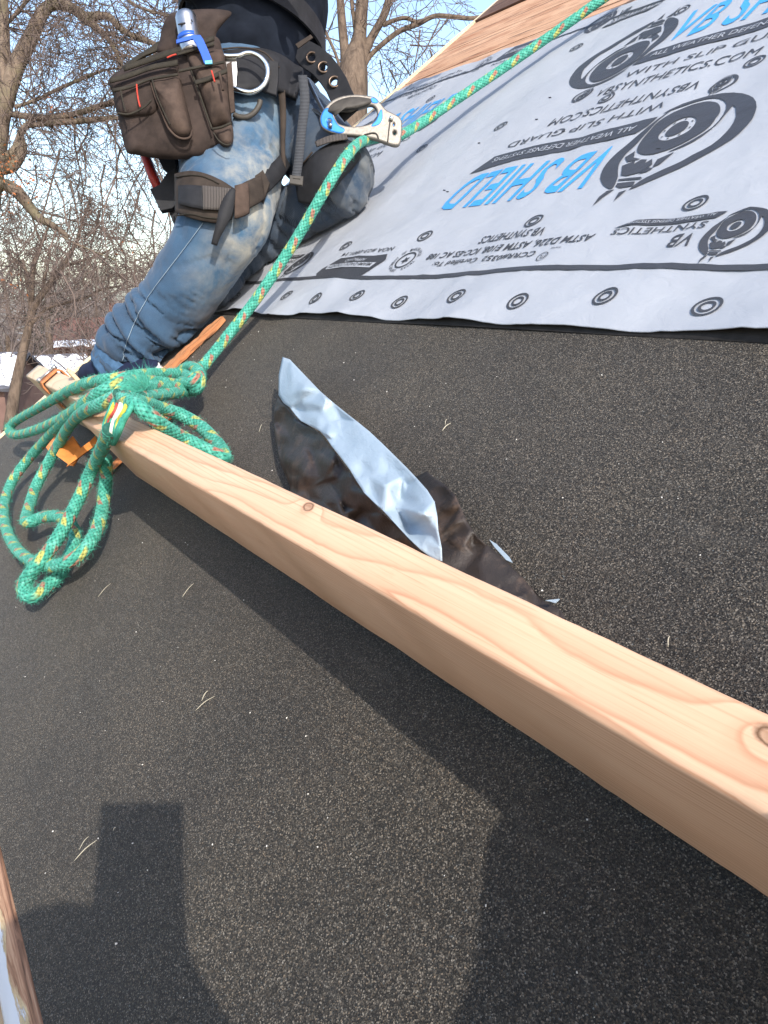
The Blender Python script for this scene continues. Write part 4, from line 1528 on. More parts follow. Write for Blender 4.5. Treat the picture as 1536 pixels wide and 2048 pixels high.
def leg_disp(V, N):
    L1, d1, i1, T1 = nearest(V, c1)
    L2, d2, i2, T2 = nearest(V, c2)
    L3, d3, i3, T3 = nearest(V, c3)
    which = np.argmin(np.stack([d1, d2, d3]), axis=0)
    out = np.zeros(len(V))
    wear_or_shade = np.zeros((len(V), 3))
    wear_or_shade[:, 2] = 1.0
    toE = V @ EV
    for k, v in enumerate(V):
        n1 = fbm((v[0] * 8, v[1] * 8, v[2] * 8), 3)
        n2 = fbm((v[0] * 5 + 9, v[1] * 5, v[2] * 5), 2)
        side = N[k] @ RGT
        d = 0.0025 * n1
        Lk, wq = (L1[k], 1.0) if which[k] == 0 else ((L2[k], 1.0) if which[k] == 1 else (L3[k], 1.0))
        g1 = abs(mnoise.noise(Vector((Lk * 9 + 0.5 * side + 0.5 * n2, side * 0.9, 1.5 + which[k] * 7))))
        near = math.exp(-((T1 - Lk) / 0.20) ** 2) + 0.7 * math.exp(-((Lk - 0.33) / 0.07) ** 2) if which[k] == 0 else 0.8
        d -= 0.0085 * (0.25 + near) * max(0, 1 - g1 / 0.20) ** 1.3
        if which[k] == 0:
            L = L1[k]
            rem = T1 - L
            a = math.exp(-(rem / 0.15) ** 2)
            x = L * 13.5 + 1.0 * side + 0.7 * n2 + 0.9 * mnoise.noise(Vector((L * 7, side * 0.8, 3.1)))
            a *= 0.45 + 1.1 * abs(mnoise.noise(Vector((L * 10, side * 1.5, 9.7)))) * 1.6
            q = abs(math.sin(math.pi * x))
            d += a * 0.050 * (q ** 0.5 - 0.74)
            kn = math.exp(-((L - 0.33) / 0.09) ** 2)
            d += kn * 0.014 * (abs(math.sin(math.pi * (L * 9 + 1.2 * side + 0.6 * n2))) ** 0.6 - 0.7)
            mid = math.exp(-((L - 0.50) / 0.12) ** 2)
            d += mid * 0.006 * (abs(math.sin(math.pi * (L * 6.5 - 1.5 * side + 0.8 * n2))) ** 0.6 - 0.7)
            th = math.exp(-((L - 0.16) / 0.12) ** 2)
            d += th * 0.009 * (abs(math.sin(math.pi * (L * 7 + 1.0 * side + 0.8 * n2))) ** 0.6 - 0.7)
            wear_or_shade[k, 0] = 0.36 + 0.32 * math.exp(-((L - 0.2) / 0.16) ** 2) * max(0, 0.5 + side * 0.5) + 0.20 * math.exp(-((L - 0.50) / 0.14) ** 2) * max(0, 0.4 + side) - 0.10 * a
            wear_or_shade[k, 1] = min(1, (0.85 * math.exp(-((L - 0.50) / 0.16) ** 2) + 0.25 * math.exp(-((L - 0.2) / 0.2) ** 2)) * max(0, 0.35 + side))
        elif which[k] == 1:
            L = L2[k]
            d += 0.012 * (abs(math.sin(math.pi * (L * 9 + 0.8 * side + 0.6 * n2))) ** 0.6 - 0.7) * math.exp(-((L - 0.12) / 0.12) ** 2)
            wear_or_shade[k, 0] = 0.12  # far thigh: its shade is put into the denim colour
            wear_or_shade[k, 2] = 0.3
            wear_or_shade[k, 1] = 0.25 * math.exp(-((L - T2) / 0.12) ** 2)
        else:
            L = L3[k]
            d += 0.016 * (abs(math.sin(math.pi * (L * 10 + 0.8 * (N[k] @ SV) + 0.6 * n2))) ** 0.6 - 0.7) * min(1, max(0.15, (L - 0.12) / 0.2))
            wear_or_shade[k, 0] = 0.04  # far shin: darker still, shade painted into the denim
            wear_or_shade[k, 2] = 0.2
            wear_or_shade[k, 1] = 0.10
        out[k] = d
    return out, wear_or_shade


dsp, wear_or_shade = leg_disp(V, N)
JS0 = Skin(V, F)                     # the leg without its folds, for straps pulled tight
V = V + N * dsp[:, None]
# keep the kneeling leg out of the roof
hh = (V - ORO) @ NV
V = V + NV * np.maximum(0, 0.014 - hh)[:, None]
jeans_V, jeans_F = V, F

# the figure itself, hidden under the clothes below the neck: one skinned surface
person = None


def skin_body(name, joints, bones, mat, label, cat, origin):
    """joints: name -> (world point, radius); bones: pairs; one continuous surface"""
    names = list(joints)
    me = bpy.data.meshes.new(name)
    pts = [np.asarray(joints[n][0]) - origin for n in names]
    me.from_pydata([tuple(map(float, p)) for p in pts], [(names.index(a), names.index(b)) for a, b in bones], [])
    o = bpy.data.objects.new(name, me)
    COL.objects.link(o)
    o.location = Vector(origin)
    m = o.modifiers.new('skin', 'SKIN')
    for i, n in enumerate(names):
        r = joints[n][1]
        sv = me.skin_vertices[0].data[i]
        sv.radius = (r, r)
        sv.use_root = (i == 0)
    s = o.modifiers.new('sub', 'SUBSURF')
    s.levels = s.render_levels = 2
    dg = bpy.context.evaluated_depsgraph_get()
    ev = o.evaluated_get(dg)
    q = bpy.data.meshes.new_from_object(ev)
    o.modifiers.clear()
    o.data = q
    bpy.data.meshes.remove(me)
    q.materials.clear()
    q.materials.append(mat)
    q.polygons.foreach_set('use_smooth', [True] * len(q.polygons))
    return tag(o, label, cat)


def hand_joints(J, B, wrist, fwd, side, k, pre):
    """a palm and five fingers, loosely curled"""
    fwd = fwd / np.linalg.norm(fwd)
    side = side - fwd * (side @ fwd)
    side /= np.linalg.norm(side)
    dn = np.cross(fwd, side)
    J[pre + 'palm'] = (wrist + fwd * 0.055 * k, 0.024 * k)
    B.append((pre + 'wrist', pre + 'palm'))
    for f, (off, ln) in enumerate(((-0.030, 0.060), (-0.010, 0.075), (0.010, 0.072), (0.028, 0.056))):
        r0 = wrist + (fwd * 0.085 + side * off) * k
        J[pre + 'k%d' % f] = (r0, 0.0095 * k)
        J[pre + 'm%d' % f] = (r0 + (fwd * ln * 0.5 + dn * 0.012) * k, 0.0088 * k)
        J[pre + 't%d' % f] = (r0 + (fwd * ln * 0.78 + dn * 0.042) * k, 0.0075 * k)
        B.extend([(pre + 'palm', pre + 'k%d' % f), (pre + 'k%d' % f, pre + 'm%d' % f), (pre + 'm%d' % f, pre + 't%d' % f)])
    J[pre + 'th1'] = (wrist + (fwd * 0.045 - side * 0.040 + dn * 0.012) * k, 0.011 * k)
    J[pre + 'th2'] = (wrist + (fwd * 0.085 - side * 0.052 + dn * 0.030) * k, 0.009 * k)
    B.extend([(pre + 'palm', pre + 'th1'), (pre + 'th1', pre + 'th2')])


J, B = {}, []


def jt(n, x, y, d, r):
    J[n] = (P(x, y, d), r)


jt('pelvis', 515, 170, 1.98, .10)
jt('belly', 512, 40, 1.99, .10)
jt('chest', 530, -150, 2.00, .12)
jt('neck0', 562, -300, 2.00, .06)
jt('neck', 585, -345, 2.00, .052)
jt('head', 604, -420, 2.00, .075)
jt('crown', 608, -480, 2.00, .068)
jt('hipr', 490, 190, 1.92, .07)
jt('kneer', 442, 450, 1.73, .055)
jt('ankr', 262, 722, 1.875, .038)
jt('hipl', 545, 195, 2.05, .07)
J['thl'] = (P(*LLEG[2][:3]), .05)
J['thr'] = (P(*RLEG[3][:3]), .055)
J['kneel'] = (P(*LSHIN[0][:3]), .040)
J['shinl'] = (P(*LSHIN[3][:3]), .024)
J['ankl'] = (P(*LSHIN[5][:3]), .018)
jt('shr', 505, -275, 1.86, .055)
jt('elr', 392, -70, 1.80, .042)
jt('r_wrist', 560, -120, 1.68, .030)
jt('shl', 600, -270, 2.14, .055)
jt('ell', 770, -190, 2.06, .042)
jt('l_wrist', 930, -230, 1.98, .030)
B += [('pelvis', 'belly'), ('belly', 'chest'), ('chest', 'neck0'), ('neck0', 'neck'), ('neck', 'head'), ('head', 'crown'), ('pelvis', 'hipr'), ('hipr', 'thr'), ('thr', 'kneer'), ('kneer', 'ankr'), ('pelvis', 'hipl'), ('hipl', 'thl'), ('thl', 'kneel'), ('kneel', 'shinl'), ('shinl', 'ankl'), ('neck0', 'shr'), ('shr', 'elr'), ('elr', 'r_wrist'), ('neck0', 'shl'), ('shl', 'ell'), ('ell', 'l_wrist')]
hand_joints(J, B, J['r_wrist'][0], J['r_wrist'][0] - J['elr'][0], np.array([0, 0, 1.0]), 1.0, 'r_')
hand_joints(J, B, J['l_wrist'][0], J['l_wrist'][0] - J['ell'][0], np.array([0, 0, 1.0]), 1.0, 'l_')
person = skin_body('person', J, B, M['skin'], 'person in worn blue jeans and black top kneeling on the roof, wearing a tool belt', 'person', RF(1.85, 0.5, 0.0))
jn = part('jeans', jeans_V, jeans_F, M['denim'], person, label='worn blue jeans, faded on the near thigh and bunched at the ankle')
at = jn.data.attributes.new('wear_or_shade', 'FLOAT_VECTOR', 'POINT')
at.data.foreach_set('vector', wear_or_shade.reshape(-1))
JS = Skin(jeans_V, jeans_F)
# hem and seam
hc = np.array([P(x, y, d) for x, y, d in ((270, 712, 1.868), (258, 732, 1.879), (247, 748, 1.889))])
V, F, U = tube(catmull(hc, 4), np.array([0.0885, 0.0895, 0.0900, 0.0900, 0.0895, 0.0893, 0.0890, 0.0888, 0.0870]), 40, cap=False)
V = V + np.array([0.004 * fbm((v * 12)) for v in V])[:, None] * RGT
V, F = thicken(V, F, 0.003, -UPV)
part('hem', V, F, M['cuff'], jn)
V, F, U = tube([JS.at(x, y, 0.0022) for x, y in resample(catmull([(407, 446), (372, 494), (340, 536), (300, 590), (272, 640), (252, 690), (244, 722)], 6), 60)], 0.0008, 6)
part('seam', V, F, M['thread'], jn)
# fleece top
(t1, tc1) = limb([(494, 142, 1.945, 118), (500, 100, 1.955, 126), (506, 40, 1.985, 141), (514, -60, 2.00, 146), (528, -170, 2.00, 150), (548, -262, 2.00, 128), (566, -310, 2.00, 84)], 36)
(t2, _c) = limb([(505, -270, 1.87, 78), (440, -160, 1.82, 66), (388, -62, 1.80, 58), (470, -92, 1.74, 50), (552, -118, 1.69, 42)], 20)
(t3, _c) = limb([(600, -265, 2.13, 74), (690, -230, 2.10, 64), (770, -190, 2.06, 56), (850, -210, 2.02, 48), (922, -228, 1.985, 40)], 20)
(t4, _c) = limb([(556, 150, 1.90, 40), (556, 118, 1.90, 50), (540, 85, 1.93, 60)], 20)
V, F, _ = join(t1, t2, t3, t4)
V, F, N = remesh(V, F, 0.011, 3)
V = V + N * np.array([0.010 * (abs(math.sin(math.pi * (v[2] * 11 + 2.2 * fbm(v * 4, 2)))) - 0.6) + 0.006 * fbm(v * 9, 3) for v in V])[:, None]
part('fleece_top', V, F, M['fleece'], person, label='black navy fleece top')
FS = Skin(V, F)
# head details and hair, above the frame
hd = J['head'][0]
fd = HV
for sgn in (-1, 1):
    e_ = hd + fd * 0.082 + EV * sgn * 0.030 + np.array([0, 0, 0.012])
    V, F = box(e_, fd * 0.006, EV * 0.012, np.array([0, 0, 0.006]))
    o = part('eye', V, F, M['hair'], person, auto=(0.004, 3))
    V, F = box(hd + EV * sgn * 0.082 + np.array([0, 0, 0.005]), fd * 0.014, EV * 0.006, np.array([0, 0, 0.026]))
    part('ear', V, F, M['skin'], person, auto=(0.005, 3))
V, F = box(hd + fd * 0.092 + np.array([0, 0, -0.012]), fd * 0.012, EV * 0.010, np.array([0, 0, 0.022]))
part('nose', V, F, M['skin'], person, auto=(0.006, 3))
V, F = box(hd + fd * 0.080 + np.array([0, 0, -0.048]), fd * 0.005, EV * 0.024, np.array([0, 0, 0.005]))
part('mouth', V, F, M['red_thread'], person, auto=(0.003, 2))
V, F = grid(28, 14, lambda u, v: hd + np.array([0, 0, 0.03]) + 0.098 * (math.sin(v * 1.75) * (math.cos(u * 2 * math.pi) * fd * 1.05 + math.sin(u * 2 * math.pi) * EV * 0.92) + math.cos(v * 1.75) * np.array([0, 0, 1.0])) - fd * 0.012 - fd * 0.03 * v)
part('hair', V, [f[::-1] for f in F], M['hair'], person)
# shoes
def shoe(heel, toe, up, w, h, col, solec, lab):
    ax = toe - heel
    L = np.linalg.norm(ax)
    ax = ax / L
    up = up - ax * (up @ ax)
    up /= np.linalg.norm(up)
    sd = np.cross(ax, up)
    prof = [(0.0, 0.55, 0.75), (0.08, 0.85, 1.0), (0.3, 0.86, 1.05), (0.5, 0.92, 0.80), (0.75, 1.0, 0.58), (0.92, 0.8, 0.45), (1.0, 0.4, 0.30)]
    V, F = [], []
    m = 18
    for t, a, b in prof:
        for k in range(m):
            th = 2 * math.pi * k / m
            y, z = math.cos(th) * w * a, (math.sin(th) * 0.5 + 0.5) * h * b
            V.append(heel + ax * L * t + sd * y + up * z)
    n = len(prof)
    for i in range(n - 1):
        for k in range(m):
            F.append((i * m + k, i * m + (k + 1) % m, (i + 1) * m + (k + 1) % m, (i + 1) * m + k))
    F += [tuple(range(m))[::-1], tuple((n - 1) * m + k for k in range(m))]
    s = part('shoe', V, F, col, person, label=lab)
    lp = []
    for k in range(26):
        th = 2 * math.pi * k / 26
        lp.append((L / 2 + math.cos(th) * L * 0.52, math.sin(th) * w * (1.06 + 0.1 * math.cos(th))))
    q, G = plate([lp], 0.011, 0.002)
    part('sole', heel + q[:, 0:1] * ax + q[:, 1:2] * sd + (q[:, 2:3] + 0.004) * up, G, solec, s)


shoe(RW(190, 772, .014), RW(320, 748, .014), NV, 0.040, 0.066, M['shoe'], M['white_rubber'], 'navy shoe with off-white sole braced on the board')
shoe(RW(405, 612, .030), RW(398, 560, .052), SV * 0.3 - EV * 0.6 + NV * 0.6, 0.040, 0.07, M['shoe'], M['sole'], 'dark shoe with tan sole on the kneeling leg')

# ------------------------------------------------------------------ tool belt, pouch and the tools in it
K2 = 5.486


def z2(pts):
    return [(200 + x / K2, 20 + y / K2) for x, y in pts]


belt = thing('tool_belt', 'worn black-brown tool belt with a bulging canvas pouch on the near hip', 'tool belt', P(470, 330, 1.75))
# belt band round the waist
bc = P(507, 66, 1.985)
ax1, ax2 = RGT * 0.184 - UPV * 0.040, FWD * 0.206
ringp = [bc + math.cos(t) * ax1 + math.sin(t) * ax2 for t in np.linspace(0, 2 * math.pi, 72, endpoint=False)]
V, F = [], []
n = len(ringp)
for q in ringp:
    r = q - bc
    r = r / np.linalg.norm(r)
    for (dr, du) in ((0, -0.028), (0.007, -0.028), (0.007, 0.028), (0, 0.028)):
        V.append(q + r * dr + UPV * du)
for i in range(n):
    j = (i + 1) % n
    for k in range(4):
        m = (k + 1) % 4
        F.append((i * 4 + k, i * 4 + m, j * 4 + m, j * 4 + k))
part('belt_band', np.array(V), [f[::-1] for f in F], M['web_black'], belt, smooth=False)
# the loose belt tongue with its eyelets
z3 = lambda pts: [(420 + x / 5.12, 60 + y / 5.12) for x, y in pts]
out = z3([(1000, 60), (1060, 105), (1130, 165), (1240, 290), (1330, 430), (1400, 560), (1450, 690), (1500, 800), (1555, 885), (1385, 985), (1300, 860), (1240, 740), (1195, 630), (1130, 520), (1050, 410), (970, 335), (905, 270), (860, 190), (880, 110)])
holes = [(1038, 245), (1165, 385), (1280, 568)]
hz = z3(holes)
V, F = px_plate([out] + [circle(x, y, 8.2, 20, 7.6) for x, y in hz], 1.74, 0.006, 0.001, tilt=(-0.0006, 0.0))
tongue = part('belt_tongue', V, F, M['web_black'], belt, smooth=False, label='loose perforated belt end curving down')
for x, y in hz:
    c = P(x, y, 1.74) + (-0.0006 * (x - np.mean(np.asarray(out), axis=0)[0]) - 0.004) * FWD
    rp = [c + (math.cos(t) * RGT * 0.0125 + math.sin(t) * UPV * 0.0120) for t in np.linspace(0, 2 * math.pi, 28, endpoint=False)]
    V, F, U = tube(rp, 0.0032, 8, closed=True)
    part('eyelet', V, F, M['brass'], tongue)
V, F = px_plate([z3([(880, 150), (1030, 55), (1050, 80), (905, 185)])], 1.715, 0.004, 0.001)
part('belt_buckle', V, F, M['web_brown'], belt, smooth=False)

# pouch bodies
D0 = 1.680
pouch = part('pouch', *pillow(z2([(100, 752), (330, 600), (640, 470), (900, 395), (1250, 285), (1345, 440), (1392, 640), (1425, 950), (1450, 1260), (1462, 1440), (1400, 1545), (1180, 1610), (900, 1640), (620, 1630), (400, 1590), (300, 1565), (250, 1420), (190, 1130), (135, 900)]), D0, 0.032, 0.07, rings=9, n=5, power=0.42), M['canvas'], belt, label='large dusty canvas pouch')
part('back_flap', *pillow(z2([(640, 470), (655, 330), (690, 170), (745, 75), (810, 25), (1100, -10), (1345, -5), (1445, 38), (1345, 160), (1275, 262), (1252, 400), (950, 480)]), D0 + 0.012, 0.012, 0.02, rings=6, n=5), M['canvas'], belt)
part('back_rim', *pillow(z2([(245, 620), (400, 500), (560, 400), (650, 340), (690, 420), (500, 520), (258, 660)]), D0 + 0.02, 0.012, 0.02, rings=5, n=4), M['binding'], belt)
DF = D0 - 0.052
part('side_pocket', *pillow(z2([(104, 765), (480, 640), (850, 560), (862, 720), (700, 1000), (600, 1160), (420, 1180), (200, 1140), (140, 900)]), D0 - 0.020, 0.026, 0.03, rings=7, n=5, power=0.45), M['canvas'], pouch)
part('tongue_pocket', *pillow(z2([(552, 762), (700, 735), (858, 712), (915, 900), (975, 1130), (1015, 1320), (985, 1395), (905, 1415), (815, 1375), (735, 1270), (650, 1060), (590, 880)]), D0 - 0.034, 0.036, 0.03, rings=8, n=5, power=0.5), M['canvas_lt'], pouch)
part('tool_sleeve', *pillow(z2([(965, 480), (1150, 460), (1335, 440), (1385, 640), (1420, 950), (1440, 1240), (1335, 1285), (1228, 1310), (1150, 1080), (1050, 800), (985, 620)]), D0 - 0.022, 0.040, 0.03, rings=8, n=5, power=0.5), M['canvas_lt'], pouch)
part('sleeve_tip', *pillow(z2([(1236, 1322), (1340, 1290), (1442, 1255), (1466, 1400), (1440, 1485), (1360, 1505), (1290, 1440)]), D0 - 0.022, 0.032, 0.03, rings=6, n=5), M['canvas_lt'], pouch)


def piping(pts, d, r=0.0026, mat='binding', par=None, sq=1.0, nm='edge_binding'):
    V, F, U = tube(catmull(PP(z2(pts), d), 6), r, 8)
    part(nm, V, F, M[mat], par or pouch)


def strip(a, b, d, mat='binding', nm='edge_binding', th=0.003):
    V, F = ribbon(PP(z2(a), d), PP(z2(b), d), th, 26, 3)
    part(nm, V, F, M[mat], pouch)


strip([(100, 748), (300, 690), (560, 600), (850, 545)], [(106, 800), (310, 745), (560, 655), (852, 605)], DF - 0.004)
strip([(128, 862), (330, 820), (540, 745), (850, 690)], [(132, 898), (335, 855), (545, 770), (856, 716)], DF - 0.005)
strip([(250, 618), (560, 500), (840, 410), (1250, 280)], [(262, 668), (580, 560), (850, 470), (1252, 330)], D0 - 0.034)
strip([(840, 470), (1050, 405), (1250, 345)], [(842, 500), (1052, 440), (1252, 385)], D0 - 0.046)
strip([(860, 655), (1000, 625), (1180, 590), (1360, 555)], [(862, 680), (1000, 652), (1180, 616), (1360, 580)], D0 - 0.064)
strip([(1035, 772), (1200, 720), (1300, 672), (1392, 640)], [(1045, 818), (1210, 770), (1305, 722), (1396, 684)], D0 - 0.066)
piping([(552, 765), (600, 930), (680, 1130), (750, 1290), (830, 1380), (910, 1412), (985, 1395), (1014, 1320)], DF + 0.003, 0.0024, 'canvas_lt')
piping([(572, 765), (620, 930), (705, 1130), (770, 1260)], DF - 0.006, 0.0016, 'binding')
piping([(198, 1132), (300, 1145), (400, 1115), (500, 1055), (562, 990)], DF - 0.004, 0.0022, 'binding')
piping([(228, 880), (250, 1000), (285, 1125)], DF - 0.004, 0.0016, 'binding')
piping([(985, 630), (1060, 830), (1160, 1120), (1230, 1310)], DF + 0.006, 0.0024, 'binding')
piping([(1228, 1308), (1335, 1285), (1442, 1238)], DF - 0.010, 0.0028, 'binding')
piping([(1244, 1345), (1300, 1430), (1380, 1480), (1440, 1470)], DF - 0.010, 0.0016, 'binding')
piping([(1310, 690), (1330, 780), (1350, 880)], DF - 0.030, 0.0030, 'canvas_lt', nm='pencil_loop')
for a in ([(402, 815), (408, 900), (422, 990), (440, 1065)], [(1224, 665), (1240, 720), (1260, 790)], [(735, 525), (790, 500), (838, 486)]):
    piping(a, DF - 0.010 if a[0][0] < 1000 else DF - 0.030, 0.0018, 'red_thread', nm='red_bar_tack')
# flat frame of the pouch at its inner edge
V, F = px_plate([z2([(1395, 600), (1440, 575), (1470, 1010), (1480, 1110), (1440, 1130), (1420, 960)])], 1.645, 0.004, 0.001)
part('stiffener', V, F, M['canvas_lt'], pouch, smooth=False)

# folding knife with blue clip, standing in the pouch
kn = thing('pocket_tool', 'silver tool with a blue clip standing in the top of the pouch', 'hand tool', P(*z2([(985, 400)])[0], 1.660))
ax = [z2([q])[0] for q in ((945, 88), (985, 330), (1010, 480))]
pts = [P(ax[0][0], ax[0][1], 1.660), P(ax[1][0], ax[1][1], 1.657), P(ax[2][0], ax[2][1], 1.657)]
c = resample(np.array(pts), 14)
dirc = c[0] - c[1]
dirc /= np.linalg.norm(dirc)
cc = np.vstack([c[0] + dirc * 0.012, c[0] + dirc * 0.010, c[0] + dirc * 0.006, c])
rr = np.concatenate([[0.010, 0.017, 0.0215], np.full(14, 0.0235)])
V, F, U = tube(cc, rr, 24)
part('barrel', V, F, M['steel'], kn)
for (x, y, w, h) in ((898, 152, 8, 1.5), (1008, 118, 1.3, 2.4)):
    q = z2([(x, y)])[0]
    V, F = px_plate([circle(q[0], q[1], w, 16, h, -0.2)], 1.635, 0.003)
    part('slot', V, F, M['web_black'], kn)
q = [z2([p])[0] for p in ((970, 300), (980, 345))]
V, F, U = tube([P(*q[0], 1.657), P(*q[1], 1.657)], 0.0245, 24)
part('collar', V, F, M['blue_plastic'], kn)
V, F = px_plate([z2([(845, 335), (1010, 285), (1100, 285), (1130, 330), (1180, 440), (1228, 560), (1222, 588), (1150, 590), (1110, 480), (1060, 370), (1020, 320), (870, 358), (845, 365)])], 1.617, 0.005, 0.0012)
part('clip', V, F, M['blue_plastic'], kn, smooth=False)
V, F = px_plate([z2([(1155, 565), (1225, 558), (1228, 588), (1160, 592)])], 1.613, 0.004, 0.001)
part('clip_tip', V, F, M['teal_plastic'], kn, smooth=False)

# hammer hanging behind the pouch
hm = thing('hammer', 'hammer with a red handle hanging in a black holder behind the pouch', 'hammer', P(318, 385, 1.82))
V, F, U = tube(PP([(268, 240), (285, 297), (305, 350), (322, 392)], 1.82), np.array([0.013, 0.0155, 0.0165, 0.016]), 14, ell=(1.0, 0.7))
part('handle', V, F, M['red'], hm)
for nm, lp, d, th in (('holder', [(304, 382), (322, 374), (336, 352), (352, 342), (364, 360), (361, 402), (346, 418), (324, 423)], 1.80, 0.02),
                      ('holder_loop', [(318, 316), (330, 310), (350, 320), (356, 345), (344, 352), (328, 338)], 1.815, 0.012),
                      ('holder_tail', [(336, 414), (352, 400), (366, 430), (362, 456), (352, 456)], 1.815, 0.006),
                      ('hanger', [(340, 305), (354, 304), (358, 350), (344, 350)], 1.825, 0.006)):
    V, F = px_plate([lp], d, th, 0.002)
    part(nm, V, F, M['web_black'], hm, smooth=False)

# ------------------------------------------------------------------ climbing harness
har = thing('climbing_harness', 'black climbing harness with steel side ring worn over the jeans', 'harness', P(540, 330, 1.8))
V, F = patch(Skin(np.vstack([jeans_V]), jeans_F), [(455, 128), (500, 118), (540, 124), (575, 140), (600, 160)], [(455, 196), (500, 192), (540, 196), (570, 205), (600, 215)], 26, 8, 0.030, 0.02, 3)
part('waist_pad', V, F, M['web_black'], har)
ring_px = z3([(120, 262), (200, 268), (300, 262), (360, 240), (430, 238), (510, 275), (575, 350), (592, 440), (570, 530), (510, 600), (430, 636), (360, 632), (280, 612), (200, 600), (140, 596)])
V, F, U = tube(catmull(PP(ring_px, 1.675), 6), 0.0058, 14)
part('side_ring', V, F, M['chrome'], har, label='polished steel half ring')
V, F = px_plate([z3([(150, 250), (262, 262), (275, 430), (262, 600), (150, 610)])], 1.684, 0.005, 0.001)
part('ring_plate', V, F, M['steel'], har, smooth=False)
V, F = px_plate([z3([(610, 330), (690, 350), (690, 520), (670, 665), (560, 630), (590, 520)])], 1.700, 0.012, 0.003)
part('ring_keeper', V, F, M['web_black'], har, smooth=False)
V, F, U = tube(catmull(PP(z3([(130, 195), (300, 180), (450, 195), (560, 235), (640, 310), (710, 385)]), 1.70), 6), 0.0020, 8)
part('piping', V, F, M['web_brown'], har)
V, F, U = tube(catmull(PP(z3([(245, 865), (300, 890), (380, 890), (450, 850), (500, 780), (515, 720)]), 1.695), 6), 0.0060, 10)
part('gear_loop', V, F, M['grip'], har)
# hanging webbing with buckle
V, F = ribbon(PP([(596, 150, 1.74), (600, 200, 1.715), (594, 260, 1.70), (588, 320, 1.695), (582, 362, 1.692)], 1.7), PP([(614, 150, 1.74), (619, 200, 1.715), (612, 260, 1.70), (606, 320, 1.695), (600, 362, 1.692)], 1.7), 0.004, 30, 3)
part('hanging_strap', V, F, M['webbing'], har)
z5 = lambda pts: [(480 + x / K2, 240 + y / K2) for x, y in pts]
V, F = px_plate([z5([(555, 618), (688, 632), (680, 715), (550, 695)]), z5([(575, 640), (668, 650), (664, 668), (572, 658)])], 1.688, 0.008, 0.0018)
part('strap_buckle', V, F, M['grip'], har, smooth=False)
V, F = ribbon(PP([(556, 178, 1.77), (560, 230, 1.765), (561, 290, 1.76), (564, 340, 1.76)], 1.75), PP([(570, 180, 1.77), (572, 230, 1.765), (570, 290, 1.76), (572, 340, 1.76)], 1.75), 0.004, 24, 3)
part('riser_strap', V, F, M['web_brown'], har)
V, F = ribbon(PP([(612, 205, 1.83), (640, 235, 1.80), (690, 262, 1.77), (735, 282, 1.76)], 1.7), PP([(606, 240, 1.83), (630, 262, 1.80), (676, 290, 1.77), (722, 312, 1.76)], 1.7), 0.006, 24, 3)
part('front_strap', V, F, M['web_black'], har)
V, F = px_plate([z5([(150, 640), (215, 600), (250, 570), (320, 700), (250, 900), (200, 820)])], 1.68, 0.01, 0.002)
part('leg_loop_buckle', V, F, M['web_brown'], har, smooth=False)
V, F = ribbon(PP([(507, 356, 1.675), (530, 338, 1.70), (552, 318, 1.74), (566, 300, 1.78)], 1.7), PP([(520, 398, 1.675), (545, 374, 1.70), (566, 352, 1.74), (580, 330, 1.78)], 1.7), 0.006, 24, 3)
part('leg_loop', V, F, M['web_black'], har)
# knee pad strap on the near leg
kp = thing('knee_pad', 'black-brown knee pad strap wrapped round the near leg', 'knee pad', P(430, 440, 1.66))
V, F = patch(JS0, [(361, 352), (385, 349), (410, 353), (440, 366), (468, 384)], [(362, 428), (385, 437), (410, 443), (436, 446), (462, 438)], 26, 12, 0.0140, 0.006, 1)
part('cuff', V, F, M['web_brown'], kp)
V, F = patch(JS0, [(372, 378), (392, 379), (414, 382)], [(372, 414), (392, 420), (414, 424)], 14, 6, 0.0195, 0.004, 1)
part('stitched_panel', V, F, M['web_black'], kp)
V, F = patch(JS0, [(413, 381), (440, 384), (464, 386)], [(413, 424), (440, 424), (462, 420)], 18, 8, 0.0200, 0.004, 1)
part('elastic', V, F, M['rib'], kp)
V, F = patch(JS0, [(466, 384), (490, 368), (514, 356)], [(468, 428), (492, 418), (520, 400)], 20, 8, 0.0150, 0.006, 1)
part('strap', V, F, M['web_brown'], kp)
V, F = patch(JS0, [(465, 382), (476, 379), (488, 376)], [(465, 438), (478, 434), (489, 428)], 10, 8, 0.0240, 0.006, 1)
part('keeper', V, F, M['canvas_lt'], kp)
V, F = ribbon([JS0.at(x, y, 0.026) for x, y in ((462, 386), (448, 404), (440, 424), (436, 446), (430, 470), (426, 484))], [JS0.at(x, y, 0.026) for x, y in ((466, 390), (464, 410), (460, 432), (450, 452), (440, 472), (434, 486))], 0.003, 24, 3)
part('strap_tail', V, F, M['web_black'], kp)
for a, b in (([(364, 360), (390, 358), (414, 362), (440, 375)], 0.0145), ([(364, 436), (390, 432), (414, 437), (444, 440)], 0.0145)):
    V, F, U = tube([JS0.at(x, y, b) for x, y in resample(catmull(a, 5), 22)], 0.0016, 6)
    part('stitching', V, F, M['binding'], kp)
# pad on the kneeling leg
kp2 = thing('knee_pad', 'black knee pad on the kneeling far leg', 'knee pad', P(680, 360, 1.7))
V, F = patch(JS0, [(596, 352), (622, 326), (648, 304), (680, 292), (708, 296)], [(604, 402), (632, 404), (662, 384), (690, 350), (716, 318)], 24, 12, 0.0140, 0.006, 1)
part('pad', V, F, M['web_black'], kp2)
V, F, U = tube([JS0.at(x, y, 0.016) for x, y in resample(catmull([(602, 346), (622, 326), (634, 312)], 5), 18)], 0.0022, 6)
part('pad_piping', V, F, M['web_brown'], kp2)
V, F = patch(JS0, [(640, 296), (662, 288), (690, 284)], [(644, 306), (668, 300), (694, 296)], 14, 5, 0.0220, 0.004, 1)
part('pad_strap', V, F, M['rib'], kp2)

